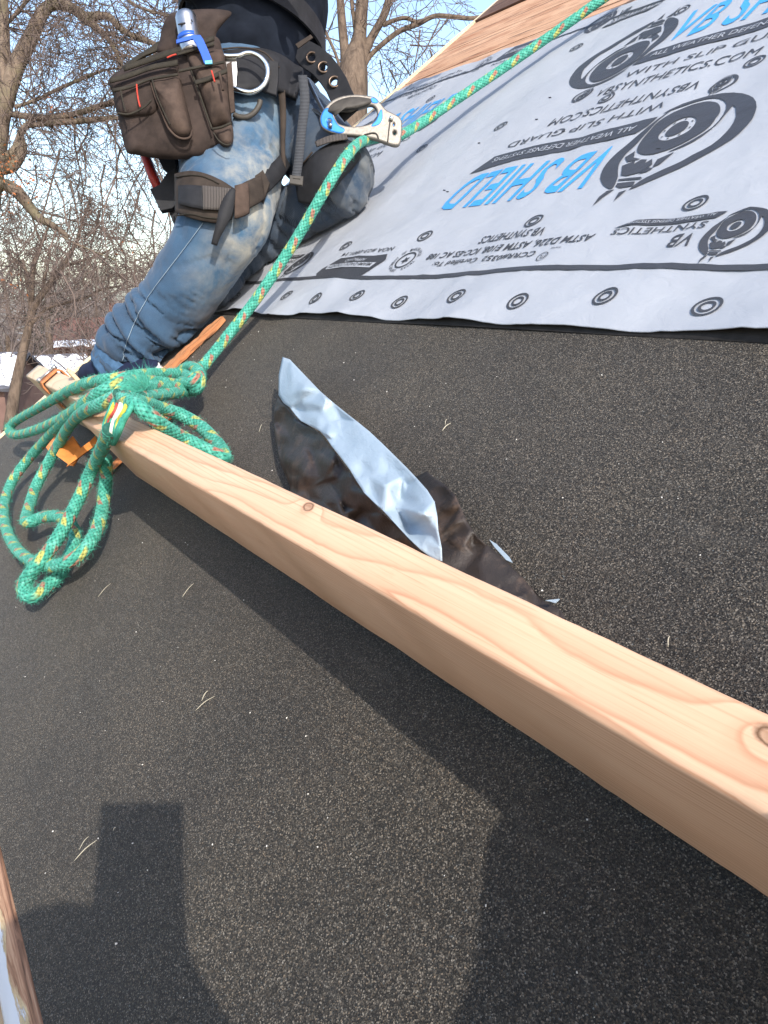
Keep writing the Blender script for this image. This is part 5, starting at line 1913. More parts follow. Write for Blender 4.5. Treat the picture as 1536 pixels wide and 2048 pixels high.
# ------------------------------------------------------------------ carabiner and rope clamp
zb = lambda pts: [(580 + x / K2, 160 + y / K2) for x, y in pts]
DA = dep(760, 276, .118) - 0.012
cb = thing('carabiner', 'steel carabiner linking the harness to the blue rope clamp', 'carabiner', P(635, 215, DA + 0.06))
loop = zb([(110, 60), (120, 20), (160, 0), (200, 15), (230, 80), (330, 280), (430, 470), (440, 505), (405, 500), (340, 380), (240, 330), (170, 330), (130, 180)])
dd = [DA + 0.16, DA + 0.16, DA + 0.16, DA + 0.15, DA + 0.13, DA + 0.06, DA - 0.008, DA - 0.012, DA + 0.008, DA + 0.06, DA + 0.11, DA + 0.14, DA + 0.15]
pts = closed_catmull([P(x, y, d) for (x, y), d in zip(loop, dd)], 6)
V, F, U = tube(pts, 0.0046, 10, closed=True)
part('frame', V, F, M['steel'], cb)
V, F, U = tube(PP([(*zb([(185, 120)])[0], DA + 0.145), (*zb([(178, 340)])[0], DA + 0.11)], 1), 0.0036, 10)
part('gate', V, F, M['steel'], cb)
asc = thing('rope_clamp', 'silver and blue handled rope clamp gripping the green rope', 'rope clamp', P(730, 300, DA))
outer = closed_catmull(zb([(350, 490), (346, 420), (392, 335), (460, 262), (560, 212), (700, 190), (840, 200), (925, 218), (985, 282), (1045, 352), (1110, 388), (1190, 432), (1212, 490), (1206, 620), (1190, 700), (1150, 716), (1060, 690), (960, 652), (830, 622), (700, 606), (560, 596), (450, 572), (380, 535)]), 4)
inner = closed_catmull(zb([(530, 505), (486, 440), (484, 380), (530, 330), (660, 330), (745, 312), (835, 282), (900, 275), (952, 310), (972, 380), (958, 450), (900, 500), (800, 530), (650, 538)]), 4)
eye = circle(*zb([(432, 468)])[0], 6.0, 16)
slot1 = circle(*zb([(1146, 592)])[0], 6.2, 16, 7.0)
slot2 = circle(*zb([(1138, 500)])[0], 4.0, 14, 6.0)
V, F = px_plate([outer, inner, eye, slot1, slot2], DA, 0.014, 0.0035)
part('body', V, F, M['alu'], asc)
eye2 = circle(*zb([(432, 468)])[0], 7.0, 16)
V, F = px_plate([closed_catmull(zb([(356, 490), (352, 425), (392, 345), (440, 345), (468, 425), (520, 515), (590, 560), (560, 590), (450, 566), (384, 530)]), 4), eye2], DA, 0.0160, 0.0036)
part('blue_end', V, F, M['blue_metal'], asc)
V, F = px_plate([closed_catmull(zb([(1003, 350), (1006, 440), (970, 500), (900, 520), (955, 455), (980, 390)]), 4)], DA, 0.0156, 0.002)
part('blue_inset', V, F, M['blue_metal'], asc)
V, F = px_plate([closed_catmull(zb([(895, 222), (930, 226), (960, 262), (930, 268), (900, 258)]), 4)], DA, 0.0158, 0.002)
part('blue_inset', V, F, M['blue_metal'], asc)
V, F = px_plate([closed_catmull(zb([(1100, 450), (1170, 470), (1180, 545), (1150, 540), (1118, 530), (1090, 600), (1082, 520)]), 3)], DA + 0.004, 0.0120, 0.002)
part('cam', V, F, M['blue_metal'], asc)
gp = zb([(395, 345), (450, 262), (560, 203), (700, 176), (840, 188), (915, 212), (890, 262), (760, 318), (600, 338), (530, 345), (486, 405), (455, 375)])
V, F = pillow(gp, DA - 0.004, 0.016, 0.022, rings=6, n=4)
part('grip', V, F, M['grip'], asc)
V, F, U = tube(PP([(*zb([(1112, 418)])[0], DA - 0.014), (*zb([(1112, 418)])[0], DA - 0.004)], 1), 0.0050, 14)
part('rivet', V, F, M['chrome'], asc)
V, F, U = tube(catmull(PP(zb([(815, 600), (900, 580), (950, 590), (972, 640)]), DA - 0.009), 5), 0.0014, 6)
part('groove', V, F, M['grip'], asc)
V, F, U = tube(catmull(PP(zb([(1072, 680), (1085, 560), (1100, 440)]), DA - 0.009), 5), 0.0014, 6)
part('groove', V, F, M['grip'], asc)

# ------------------------------------------------------------------ yard, neighbours, trees
def make_ground():
    t = NT('winter lawn with leaf litter and old snow', 0.9, 0.2)
    v = t.coord('Object')
    n = t.noise(v, 0.35, 6, 0.65)
    c = t.ramp(n, [(0.3, (0.13, 0.10, 0.07)), (0.5, (0.20, 0.165, 0.115)), (0.62, (0.16, 0.16, 0.09)), (0.75, (0.27, 0.22, 0.16))])
    fine = t.noise(v, 6.0, 5, 0.7)
    c = t.mix(t.math('MULTIPLY', fine, 0.6), c, (0.17, 0.115, 0.085, 1))
    s = t.noise(t.coord(scale=(1, 1, 1), loc=(31, 7, 0)), 0.16, 5, 0.62)
    c = t.mix(t.ramp(s, [(0.60, (0,) * 3), (0.63, (1,) * 3)]), c, (0.82, 0.84, 0.88, 1))
    t.color(c)
    return t.m


M['ground'] = make_ground()
M['snow'] = mat_plain('settled snow', (0.80, 0.82, 0.86, 1), 0.7, 0.3, var=0.05, scale=1.5)
M['shingle'] = mat_plain('grey shingles', (0.10, 0.10, 0.115, 1), 0.85, 0.2, var=0.3, scale=6)
M['brick'] = mat_plain('red brick', srgb(112, 84, 76), 0.85, 0.2, var=0.25, scale=5)
M['brownwall'] = mat_plain('brown siding', srgb(116, 92, 84), 0.8, 0.2, var=0.12, scale=3)
M['greywall'] = mat_plain('grey siding', srgb(150, 152, 152), 0.8, 0.2, var=0.1, scale=3)
M['glass'] = mat_plain('window pane', (0.04, 0.045, 0.055, 1), 0.1, 0.5, var=0.1)
M['winframe'] = mat_plain('white window frame', (0.78, 0.78, 0.76, 1), 0.6, 0.3, var=0.03)
M['fence'] = mat_plain('weathered fence boards', srgb(104, 90, 80), 0.85, 0.2, var=0.3, scale=4)


def make_bark(name, a, b, moss=None):
    t = NT(name, 0.92, 0.15)
    v = t.coord(scale=(1, 1, 0.28))
    n = t.noise(v, 9.0, 6, 0.68, 0.4)
    c = t.ramp(n, [(0.32, a), (0.62, b)])
    if moss:
        g = t.noise(t.coord(), 2.2, 4, 0.6)
        c = t.mix(t.ramp(g, [(0.45, (0,) * 3), (0.7, (0.8,) * 3)]), c, moss)
    t.color(c)
    t.bump(n, 0.8, 0.05)
    return t.m


M['bark'] = make_bark('grey-brown oak bark', srgb(62, 53, 47), srgb(128, 113, 99), srgb(104, 100, 76))
M['bark2'] = make_bark('smooth brown bark', srgb(74, 63, 55), srgb(114, 99, 86))
M['twig'] = mat_plain('twigs', srgb(104, 91, 84), 0.9, 0.15, var=0.25, scale=1.5)
M['twig2'] = mat_plain('mauve-brown twigs', srgb(113, 102, 97), 0.9, 0.15, var=0.25, scale=1.0)
M['leaf'] = mat_plain('dry russet leaves', srgb(156, 98, 62), 0.85, 0.2, var=0.3, scale=3)
M['conifer'] = mat_plain('dark conifer needles', (0.045, 0.055, 0.032, 1), 0.9, 0.2, var=0.35, scale=3)

V, F = grid(41, 41, lambda u, v: np.array([(u - 0.5) * 1600, (v - 0.35) * 1600, 0.0 + 0.0]))
solo('ground', V, F, M['ground'], kind='structure', origin=(0, 0, 0))


def tubes_fast(segs, sides):
    """many thin tapered tubes: list of (points, radii)"""
    V, F = [], []
    for p, r in segs:
        v, f, _ = tube(p, r, sides, cap=False)
        o = sum(len(q) for q in V) if False else tubes_fast.o
        V.append(v)
        F += [tuple(i + o for i in q) for q in f]
        tubes_fast.o += len(v)
    return V, F


def build_tubes(segs, sides):
    tubes_fast.o = 0
    V, F = tubes_fast(segs, sides)
    return np.vstack(V), F


def grow(rng, base, dirv, length, rad, level, maxl, out, droop=0.0, spread=0.75, nkid=(4, 6), twist=0.28, minr=0.004):
    """a crooked branch and its side branches"""
    n = 4 if level < maxl else 3
    p = [np.asarray(base, float)]
    d = np.asarray(dirv, float) / np.linalg.norm(dirv)
    for i in range(n):
        d = d + rng.normal(0, twist, 3) + np.array([0, 0, -droop])
        d /= np.linalg.norm(d)
        p.append(p[-1] + d * length / n)
    r = np.linspace(rad, max(minr, rad * 0.35), n + 1)
    out.setdefault(level, []).append((np.array(p), r))
    if level >= maxl:
        return
    k = rng.integers(nkid[0], nkid[1] + 1)
    for _ in range(k):
        t = rng.uniform(0.25, 1.0)
        i = min(n - 1, int(t * n))
        f = t * n - i
        b = p[i] * (1 - f) + p[i + 1] * f
        dd = (p[i + 1] - p[i])
        dd /= np.linalg.norm(dd)
        s = rng.normal(0, 1, 3)
        s -= dd * (s @ dd)
        s /= np.linalg.norm(s) + 1e-9
        grow(rng, b, dd * rng.uniform(0.5, 1.0) + s * spread, length * rng.uniform(0.45, 0.72), max(minr, (rad * (1 - 0.6 * t)) * rng.uniform(0.35, 0.6)), level + 1, maxl, out, droop, spread, nkid, twist, minr)


def along(rng, p, r, out, maxl, count, length, droop=0.0, r_k=0.4, minr=0.004, lev=1, up=0.0, nkid=(4, 6), spread=0.9):
    """side branches all along a hand-placed limb"""
    p = np.asarray(p)
    for _ in range(count):
        t = rng.uniform(0.05, 1.0) * (len(p) - 1)
        i = min(len(p) - 2, int(t))
        f = t - i
        b = p[i] * (1 - f) + p[i + 1] * f
        dd = p[i + 1] - p[i]
        dd /= np.linalg.norm(dd)
        s = rng.normal(0, 1, 3)
        s -= dd * (s @ dd)
        s /= np.linalg.norm(s) + 1e-9
        rad = r[i] * (1 - f) + r[i + 1] * f
        grow(rng, b, dd * rng.uniform(0.1, 0.9) + s * spread + np.array([0, 0, up]), length * rng.uniform(0.5, 1.25), max(minr, min(rad * 0.55, length * 0.012) * rng.uniform(0.5, 1.0)), lev, maxl, out, droop, 0.8, nkid, 0.3, minr)


def limb_path(pts, d):
    """(x, y, half width px [, depth]) -> world points, radii"""
    P_, R_ = [], []
    for q in pts:
        dd = q[3] if len(q) > 3 else d
        P_.append(P(q[0], q[1], dd))
        R_.append(q[2] * dd / FPX)
    c = catmull(np.column_stack([P_, R_]), 5)
    return c[:, :3], np.maximum(c[:, 3], 0.004)


def tree_thing(name, label, base, limbs, twigs, bark, twigm, group='bare trees around the yard', leaves=None, tsides=4):
    t = thing(name, label, 'tree', base, group)
    V, F = build_tubes(limbs, 9)
    part('trunk', V, F, bark, t)
    segs = [s for l in twigs for s in twigs[l]]
    V, F = build_tubes(segs, tsides)
    part('crown', V, F, twigm, t)
    if leaves:
        part('dry_leaf', leaves[0], leaves[1], M['leaf'], t, smooth=False, kind='stuff')
    return t


def leaf_cards(rng, centers, n, spread, size):
    V, F = [], []
    for c in centers:
        for _ in range(n):
            q = c + rng.normal(0, spread, 3)
            a = rng.normal(0, 1, 3)
            a /= np.linalg.norm(a)
            b = np.cross(a, rng.normal(0, 1, 3))
            b /= np.linalg.norm(b)
            s = size * rng.uniform(0.6, 1.3)
            i = len(V)
            V += [q - a * s, q + b * s * 0.5 + a * 0.1 * s, q + a * s, q - b * s * 0.45]
            F.append((i, i + 1, i + 2, i + 3))
    return np.array(V), F


rng = np.random.default_rng(11)
# the big oak on the left: limbs placed by hand, twigs grown on them
DO = 11.0
oak_limbs = [limb_path([(x, y, w * (0.55 if x < 9 else 0.74)) for x, y, w in q], DO) for q in (
    [(-60, 900, 60), (-40, 640, 44), (-22, 420, 36), (0, 250, 32), (8, 120, 22), (6, 0, 18), (2, -160, 15), (10, -320, 10)],
    [(-10, 300, 30), (12, 200, 22), (34, 130, 22), (62, 75, 20), (82, 32, 17), (104, 10, 15), (140, 14, 14), (172, 38, 13), (196, 58, 8), (222, 86, 6), (240, 122, 5), (256, 160, 3)],
    [(172, 34, 13), (214, 32, 9), (236, 52, 9), (262, 70, 8), (310, 88, 6), (352, 112, 5), (400, 130, 3)],
    [(104, 10, 12), (140, -18, 9), (210, -40, 8), (300, -50, 6), (380, -40, 4)],
    [(210, -40, 5), (270, 10, 4), (330, 30, 4), (380, 48, 3)],
    [(20, 228, 8), (66, 234, 9), (100, 236, 8.5), (150, 228, 8), (200, 212, 7.5), (250, 200, 7), (320, 190, 5), (400, 176, 3)],
    [(30, 214, 5), (72, 200, 4.5), (120, 176, 4.5), (170, 155, 4), (210, 140, 3), (260, 134, 2)],
    [(60, 250, 7), (130, 244, 8), (190, 240, 7), (236, 236, 5), (300, 240, 3)],
    [(-20, 300, 16), (0, 320, 18), (30, 300, 12), (44, 262, 9), (70, 236, 7)],
    [(-40, 420, 20), (0, 372, 20), (30, 380, 17), (52, 404, 15), (76, 434, 12), (104, 450, 9), (124, 464, 7), (138, 474, 5)],
    [(124, 472, 3), (152, 488, 3), (186, 502, 2), (230, 520, 1.2)],
    [(0, 340, 20), (26, 330, 16), (44, 300, 13), (40, 270, 10)],
    [(0, 60, 6), (30, 30, 5), (70, -20, 5), (120, -90, 4)],
    [(0, 190, 7), (14, 160, 7), (28, 170, 5), (40, 163, 3)],
)]
tw = {}
for i, (p, r) in enumerate(oak_limbs):
    if i == 0:
        along(rng, p[20:], r[20:], tw, 3, 8, 1.4, 0.02, nkid=(2, 4))
    else:
        ln = np.linalg.norm(np.diff(p, axis=0), axis=1).sum()
        along(rng, p, r, tw, 4, int(7 + ln * 6.0), 1.2, 0.05, nkid=(2, 4), minr=0.0036)
# weeping fine branches below the limbs
for x, y in ((150, 236), (180, 236), (205, 230), (230, 250), (256, 262), (170, 300), (210, 330), (120, 300), (240, 300), (200, 420), (160, 420), (250, 420), (110, 360), (70, 330), (230, 360), (290, 330), (310, 420), (330, 500), (270, 520), (180, 500), (60, 420), (90, 470), (140, 360), (20, 460), (220, 460), (280, 380), (40, 520), (120, 540), (300, 280), (320, 350)):
    b = P(x, y, DO + rng.uniform(-1, 1.5))
    grow(rng, b, np.array([rng.uniform(-0.4, 0.6), rng.uniform(-0.4, 0.4), -0.7]), rng.uniform(1.0, 1.9), 0.016, 1, 4, tw, 0.04, 0.8, (2, 4), 0.2, 0.004)
lc = [P(x, y, DO + rng.uniform(-0.5, 0.5)) for x, y in ((20, 350), (30, 372), (12, 395), (4, 360), (44, 340), (60, 350), (70, 362), (250, 486), (15, 560), (20, 330), (116, 210), (100, 352), (8, 420))]
tree_thing('oak_tree', 'large bare oak on the left with thick crooked mossy limbs', (oak_limbs[0][0][0][0], oak_limbs[0][0][0][1], 0), oak_limbs, tw, M['bark'], M['twig'], leaves=leaf_cards(rng, lc, 22, 0.14, 0.026))
# trunk down to the ground
rootp = oak_limbs[0][0][0]
V, F, U = tube(np.array([[rootp[0] - 0.15, rootp[1], -0.1], [rootp[0] - 0.05, rootp[1], 1.2], rootp]), [0.62, 0.36, 60 * 0.55 * DO / FPX], 14, cap=False)
part('trunk_base', V, F, M['bark'], [o for o in COL.objects if o.name == 'oak_tree'][0])

# the forked tree behind the worker
D2 = 15.0
lim2 = [limb_path(q, D2) for q in (
    [(690, 700, 40), (692, 520, 38), (696, 360, 36), (700, 250, 34), (704, 180, 32), (708, 130, 27), (718, 80, 15), (722, 30, 13), (728, -40, 12), (734, -160, 9), (740, -300, 5)],
    [(692, 150, 14), (690, 110, 10), (685, 60, 9), (681, 10, 8), (676, -60, 7), (670, -200, 4)],
    [(722, 130, 12), (736, 90, 9), (752, 60, 8), (766, 35, 8), (778, 0, 8), (790, -60, 7), (806, -180, 4)],
    [(722, 140, 8), (740, 112, 5), (770, 84, 5), (800, 62, 5), (836, 48, 5), (870, 32, 4.5), (910, 34, 4.5), (950, 36, 4), (1010, 20, 3)],
    [(766, 50, 5), (790, 40, 4), (812, 36, 4), (836, 46, 4)],
    [(712, 70, 5), (708, 40, 4), (704, 10, 4), (700, -40, 3)],
    [(682, 140, 3), (668, 100, 3), (650, 62, 3), (638, 30, 2)],
)]
tw = {}
for i, (p, r) in enumerate(lim2):
    if i:
        ln = np.linalg.norm(np.diff(p, axis=0), axis=1).sum()
        along(rng, p, r, tw, 3, int(4 + ln * 1.6), 1.4, 0.015, up=-0.1, nkid=(2, 4), minr=0.005)
along(rng, lim2[0][0][22:], lim2[0][1][22:], tw, 3, 12, 1.5, 0.0, nkid=(2, 4), minr=0.005)
for x, y in ((820, 120), (840, 90), (860, 130), (800, 150), (780, 170), (760, 150), (880, 70), (900, 60)):
    grow(rng, P(x, y - 30, D2 + 1), np.array([rng.uniform(-0.3, 0.6), 0, -0.6]), 1.3, 0.02, 1, 3, tw, 0.02, 0.8, (2, 4), 0.3, 0.005)
tree_thing('forked_tree', 'smooth-barked bare tree forking into four stems behind the worker', (lim2[0][0][0][0], lim2[0][0][0][1], 0), lim2, tw, M['bark2'], M['twig'])
rp_ = lim2[0][0][0]
V, F, U = tube(np.array([[rp_[0], rp_[1], -0.1], [rp_[0], rp_[1], 0.8], rp_]), [0.55, 0.42, 40 * D2 / FPX], 12, cap=False)
part('trunk_base', V, F, M['bark2'], [o for o in COL.objects if o.name == 'forked_tree'][0])

# the smaller forked tree low on the left
D3 = 17.0
lim3 = [limb_path(q, D3) for q in (
    [(18, 860, 12), (30, 780, 11), (44, 710, 9), (56, 660, 8), (66, 620, 7), (84, 588, 6.5), (104, 562, 6), (126, 532, 5.5), (144, 500, 4), (152, 488, 3.5), (166, 440, 3), (180, 400, 2)],
    [(60, 640, 7), (64, 590, 5), (66, 540, 5), (76, 506, 4), (90, 470, 3), (104, 430, 2)],
    [(126, 532, 4), (150, 526, 3), (186, 515, 2.4), (220, 500, 2)],
    [(86, 588, 4), (88, 560, 3), (96, 530, 2.5), (100, 500, 2)],
    [(66, 560, 4), (50, 540, 3), (26, 516, 3), (10, 500, 2)],
    [(56, 656, 4), (90, 620, 3), (130, 606, 3), (170, 596, 2.6), (200, 580, 2.4), (240, 572, 2)],
    [(66, 640, 5), (60, 610, 4), (56, 570, 4), (46, 520, 3)],
)]
tw = {}
for i, (p, r) in enumerate(lim3):
    ln = np.linalg.norm(np.diff(p, axis=0), axis=1).sum()
    along(rng, p[8:] if i == 0 else p, r[8:] if i == 0 else r, tw, 4, int(3 + ln * 1.8), 1.1, 0.0, up=0.15, nkid=(2, 4), minr=0.005)
tree_thing('crooked_tree', 'thin crooked bare tree low on the left beside the snowy roof', (lim3[0][0][0][0], lim3[0][0][0][1], 0), lim3, tw, M['bark2'], M['twig'])
q0 = lim3[0][0][0]
V, F, U = tube(np.array([[q0[0] - 0.1, q0[1], -0.1], q0]), [0.2, 0.136], 10, cap=False)
part('trunk_base', V, F, M['bark2'], [o for o in COL.objects if o.name == 'crooked_tree'][0])

# far bare trees: three kinds, copied with their parts
def far_tree(seed, h, spread):
    r_ = np.random.default_rng(seed)
    out = {}
    trunk = np.array([[0, 0, 0], [0.1, 0.05, h * 0.15], [0.0, 0.15, h * 0.3], [0.15, 0.1, h * 0.5]])
    tr = np.array([0.24, 0.2, 0.17, 0.12]) * h / 9
    for _ in range(9):
        t = r_.uniform(0.25, 1.0) * 3
        i = min(2, int(t))
        b = trunk[i] * (1 - (t - i)) + trunk[i + 1] * (t - i)
        a = r_.uniform(0, 2 * math.pi)
        grow(r_, b, np.array([math.cos(a) * spread, math.sin(a) * spread, r_.uniform(0.5, 1.3)]), h * r_.uniform(0.35, 0.55), 0.07 * h / 9, 1, 4, out, -0.02, 0.7, (2, 4), 0.22, 0.009)
    V, F = build_tubes([(trunk, tr)], 8)
    segs = [s for l in out for s in out[l]]
    W, G = build_tubes(segs, 3)
    return (V, F), (W, G)


kinds = []
for i, (h, sp) in enumerate(((9, 0.7), (11, 0.55), (7.5, 0.9))):
    (V, F), (W, G) = far_tree(40 + i, h, sp)
    kinds.append((mesh_data('trunk', V, F, M['bark2']), mesh_data('crown', W, G, M['twig2'], smooth=True)))
spots = [(20, 34, 0, 1.0), (95, 38, 1, 0.95), (160, 44, 2, 1.1), (235, 40, 0, 1.0), (300, 46, 1, 1.0), (-60, 40, 1, 1.05), (60, 55, 2, 1.3), (130, 60, 0, 1.15), (200, 66, 1, 1.1), (270, 60, 2, 1.2), (340, 62, 0, 1.05), (0, 70, 1, 1.25), (420, 60, 1, 1.0), (620, 50, 0, 1.0), (800, 44, 2, 1.0), (180, 27, 2, 0.85), (-40, 27, 0, 0.9), (110, 85, 0, 1.5), (30, 95, 1, 1.5), (230, 95, 2, 1.7), (300, 90, 0, 1.5), (10, 42, 2, 0.72), (50, 46, 2, 0.7), (85, 50, 2, 0.75), (125, 52, 2, 0.8), (165, 58, 2, 0.85), (205, 62, 2, 0.9), (-20, 48, 2, 0.8), (245, 56, 2, 0.8), (30, 62, 0, 0.8), (100, 66, 1, 0.8), (150, 72, 2, 0.95), (190, 80, 0, 1.0)]
rt = random.Random(8)
wherew = ['by the left edge', 'behind the crooked tree', 'above the red brick house', 'left of the jeans leg', 'behind the worker']
for i, (px, d, k, s) in enumerate(spots):
    b = P(px, 700, d)
    t = thing('bare_tree', 'distant bare tree with fine mauve-brown twigs in the wooded background', 'tree', (b[0], b[1], 0), 'distant bare trees')
    t.rotation_euler.z = rt.uniform(0, 6.28)
    t.scale = (s, s, s)
    for nm, me in zip(('trunk', 'crown'), kinds[k]):
        o = bpy.data.objects.new(nm, me)
        COL.objects.link(o)
        o.parent = t
# dark conifers far back
def conifer(px, d, h, lab):
    b = P(px, 700, d)
    t = thing('conifer', lab, 'tree', (b[0], b[1], 0), 'dark conifers far back')
    r_ = np.random.default_rng(int(px) + 5)
    V, F = build_tubes([(np.array([[b[0], b[1], 0], [b[0], b[1], h]]), np.array([0.15, 0.03]))], 7)
    part('trunk', V, F, M['bark2'], t)
    V, F = [], []
    for _ in range(1500):
        z = h * (0.12 + 0.88 * r_.random() ** 0.8)
        R = (h - z) * 0.30 * math.sqrt(r_.random()) + 0.05
        a = r_.uniform(0, 6.28)
        q = np.array([b[0] + R * math.cos(a), b[1] + R * math.sin(a), z])
        u = np.array([math.cos(a), math.sin(a), -0.35]) * r_.uniform(0.12, 0.3)
        w = np.cross(u, (0, 0, 1)) * 0.5
        i = len(V)
        V += [q - w, q + w, q + u * 1.6 + w * 0.2, q + u * 1.6 - w * 0.2]
        F.append((i, i + 1, i + 2, i + 3))
    part('crown', np.array(V), F, M['conifer'], t, smooth=False)


conifer(108, 52, 6.0, 'dark conifer left of the red brick house')
conifer(70, 58, 5.2, 'smaller dark conifer behind the snowy garage roof')

# neighbours
def cottage(name, label, px, d, w, dp, hw, hr, wall, roof, rot, snow, windows, chim=False):
    b = P(px, 700, d)
    t = thing(name, label, 'house', (b[0], b[1], 0))
    c, s = math.cos(rot), math.sin(rot)
    X, Y, Z = np.array([c, s, 0]), np.array([-s, c, 0]), np.array([0, 0, 1.0])
    o = np.array([b[0], b[1], 0])
    V, F = box(o + Z * hw / 2, X * w / 2, Y * dp / 2, Z * hw / 2)
    wl = part('wall', V, F, wall, t, smooth=False)
    for sy in (-1, 1):
        a = o + Z * (hw - 0.05) + Y * sy * (dp / 2 + 0.3)
        r = o + Z * (hw + hr)
        nrm = np.array(Y * sy * hr + Z * (dp / 2 + 0.3))
        nrm /= np.linalg.norm(nrm)
        m = (a + r) / 2
        V, F = box(m, X * (w / 2 + 0.3), (r - a) / 2, nrm * 0.06)
        rf = part('roof', V, F, roof, t, smooth=False)
        if snow and (len(snow) < 3 or snow[2] == sy):
            lo_, hi_ = snow[:2]
            V, F = grid(24, 9, lambda u, v: m + X * (w / 2 + 0.25) * (2 * u - 1) + (r - a) / 2 * ((lo_ + (hi_ - lo_) * v + 0.10 * fbm((u * 9, sy, v * 2))) * 2 - 1) * 0.98 + nrm * (0.065 + 0.05 * (1 - abs(2 * v - 1) ** 3)))
            f = F[0]
            if np.cross(V[f[1]] - V[f[0]], V[f[3]] - V[f[0]])[2] < 0:
                F = [q[::-1] for q in F]
            part('snow_cover', V, F, M['snow'], rf)
    gv = []
    for sx in (-1, 1):
        q = [o + X * sx * w / 2 + Y * -dp / 2 + Z * hw, o + X * sx * w / 2 + Y * dp / 2 + Z * hw, o + X * sx * w / 2 + Z * (hw + hr - 0.08)]
        V = np.array(q + [k - X * sx * 0.1 for k in q])
        F = [(0, 1, 2), (5, 4, 3), (0, 3, 4, 1), (1, 4, 5, 2), (2, 5, 3, 0)]
        if sx < 0:
            F = [f[::-1] for f in F]
        part('gable', V, F, wall, t, smooth=False)
    for (wx, wz, ww, wh, face) in windows:
        if face == 'front':
            q = o - Y * (dp / 2 + 0.02) + X * wx + Z * wz
            A_, N_ = X, -Y
        else:
            q = o + X * face * (w / 2 + 0.02) + Y * wx + Z * wz
            A_, N_ = Y, X * face
        V, F = box(q, A_ * ww / 2, N_ * 0.03, Z * wh / 2)
        wi = part('window', V, F, M['winframe'], t, smooth=False)
        for (a0, a1, b0, b1) in ((-0.42, -0.03, -0.44, -0.02), (0.03, 0.42, -0.44, -0.02), (-0.42, -0.03, 0.03, 0.44), (0.03, 0.42, 0.03, 0.44)):
            V, F = box(q + A_ * ww * (a0 + a1) / 2 + Z * wh * (b0 + b1) / 2 + N_ * 0.034, A_ * ww * (a1 - a0) / 2, N_ * 0.006, Z * wh * (b1 - b0) / 2)
            part('pane', V, F, M['glass'], wi, smooth=False)
    if chim:
        V, F = box(o + X * w * 0.2 + Z * (hw + hr + 0.2), X * 0.3, Y * 0.3, Z * 0.7)
        part('chimney', V, F, M['brick'], t, smooth=False)


cottage('garage', 'low brown garage with a snow-covered roof at the left edge', -62, 27, 3.5, 4.2, 3.2, 1.0, M['brownwall'], M['shingle'], 0.12, (0.05, 0.95), [(1.0, 1.8, 0.9, 0.9, 'front')])
cottage('garden_shed', 'grey shingled shed with snow on one roof slope, behind the far board end', 96, 34, 2.7, 3.4, 2.5, 1.1, M['greywall'], M['shingle'], 0.75, (0.10, 0.95, -1), [(0.0, 1.3, 0.8, 0.8, 'front')])
cottage('brick_house', 'red brick house with a strip of snow on its roof and white windows', 205, 46, 4.6, 6, 3.4, 1.5, M['brick'], M['brick'], 0.35, (0.02, 0.22, -1), [(-1.4, 2.2, 0.8, 1.3, 'front'), (0.2, 2.2, 0.8, 1.3, 'front'), (0, 2.0, 1.0, 1.2, -1)], True)
# a board fence across the yards
fb = thing('board_fence', 'weathered board fence across the yard below the garage', 'fence', (*P(40, 700, 22)[:2], 0))
r_ = random.Random(4)
for i in range(60):
    b = P(-120 + i * 7.0, 700, 22 - i * 0.03)
    h = 1.75 + r_.uniform(-0.05, 0.05)
    V, F = box((b[0], b[1], h / 2), (0.046, 0.002, 0), (0, 0.012, 0), (0, 0, h / 2))
    part('fence_board', V, F, M['fence'], fb, smooth=False)
for i in range(0, 60, 14):
    b = P(-120 + i * 7.0, 700, 22.1)
    V, F = box((b[0], b[1] + 0.07, 0.95), (0.05, 0, 0), (0, 0.05, 0), (0, 0, 0.95))
    part('fence_post', V, F, M['fence'], fb, smooth=False)

# ------------------------------------------------------------------ splinters and grit on the roof
M['splinter'] = mat_plain('pale wood splinter', srgb(178, 170, 150), 0.7, 0.3, var=0.12, scale=200)
M['grit'] = mat_plain('pale grit', (0.62, 0.60, 0.56, 1), 0.6, 0.4, var=0.2, scale=400)
SPL = [((403, 1402), (416, 1381), 1.4, 'bright white splinter in the sunlit membrane above the phone shadow'), ((390, 1422), (430, 1392), 1.3, 'thin curved splinter beside the bright white one'),
       ((364, 1195), (388, 1166), 1.2, 'pale splinter left of the beam shadow'), ((196, 1194), (222, 1166), 1.1, 'faint pale splinter right of the lowest rope turn'), ((148, 1722), (194, 1680), 1.4, 'curved pale splinter left of the phone shadow'),
       ((158, 1700), (178, 1672), 0.9, 'short straight splinter beside the curved one left of the phone shadow'), ((884, 862), (902, 846), 1.8, 'pale splinter on the sunlit membrane above the film'), ((890, 850), (894, 838), 1.2, 'tiny upright chip above the film'),
       ((92, 1200), (112, 1182), 1.0, 'small splinter beneath the lowest rope turn'), ((518, 864), (524, 848), 1.2, 'small pale chip left of the film'), ((1336, 1294), (1340, 1272), 1.2, 'reddish sliver on the membrane right of the film'), ((226, 1662), (232, 1656), 1.0, 'tiny chip at the phone shadow edge')]
for (a, b, w, lab) in SPL:
    pa, pb = RP(*a, 0.002), RP(*b, 0.002)
    m = (pa + pb) / 2 + np.array([0.0012, 0.0012, 0.0008])
    c = catmull([RF(*pa), RF(*m), RF(*pb)], 5)
    k = w * np.array([0.3, 0.7, 0.9, 1, 1, 1, 1, 0.9, 0.8, 0.6, 0.3])[:len(c)] * 0.00036
    V, F, U = tube(c, k, 5)
    solo('wood_splinter', V, F, M['splinter'], lab, 'splinter', 'wood splinters on the membrane', origin=c[len(c) // 2])
gv, gf = [], []
gr = np.random.default_rng(21)
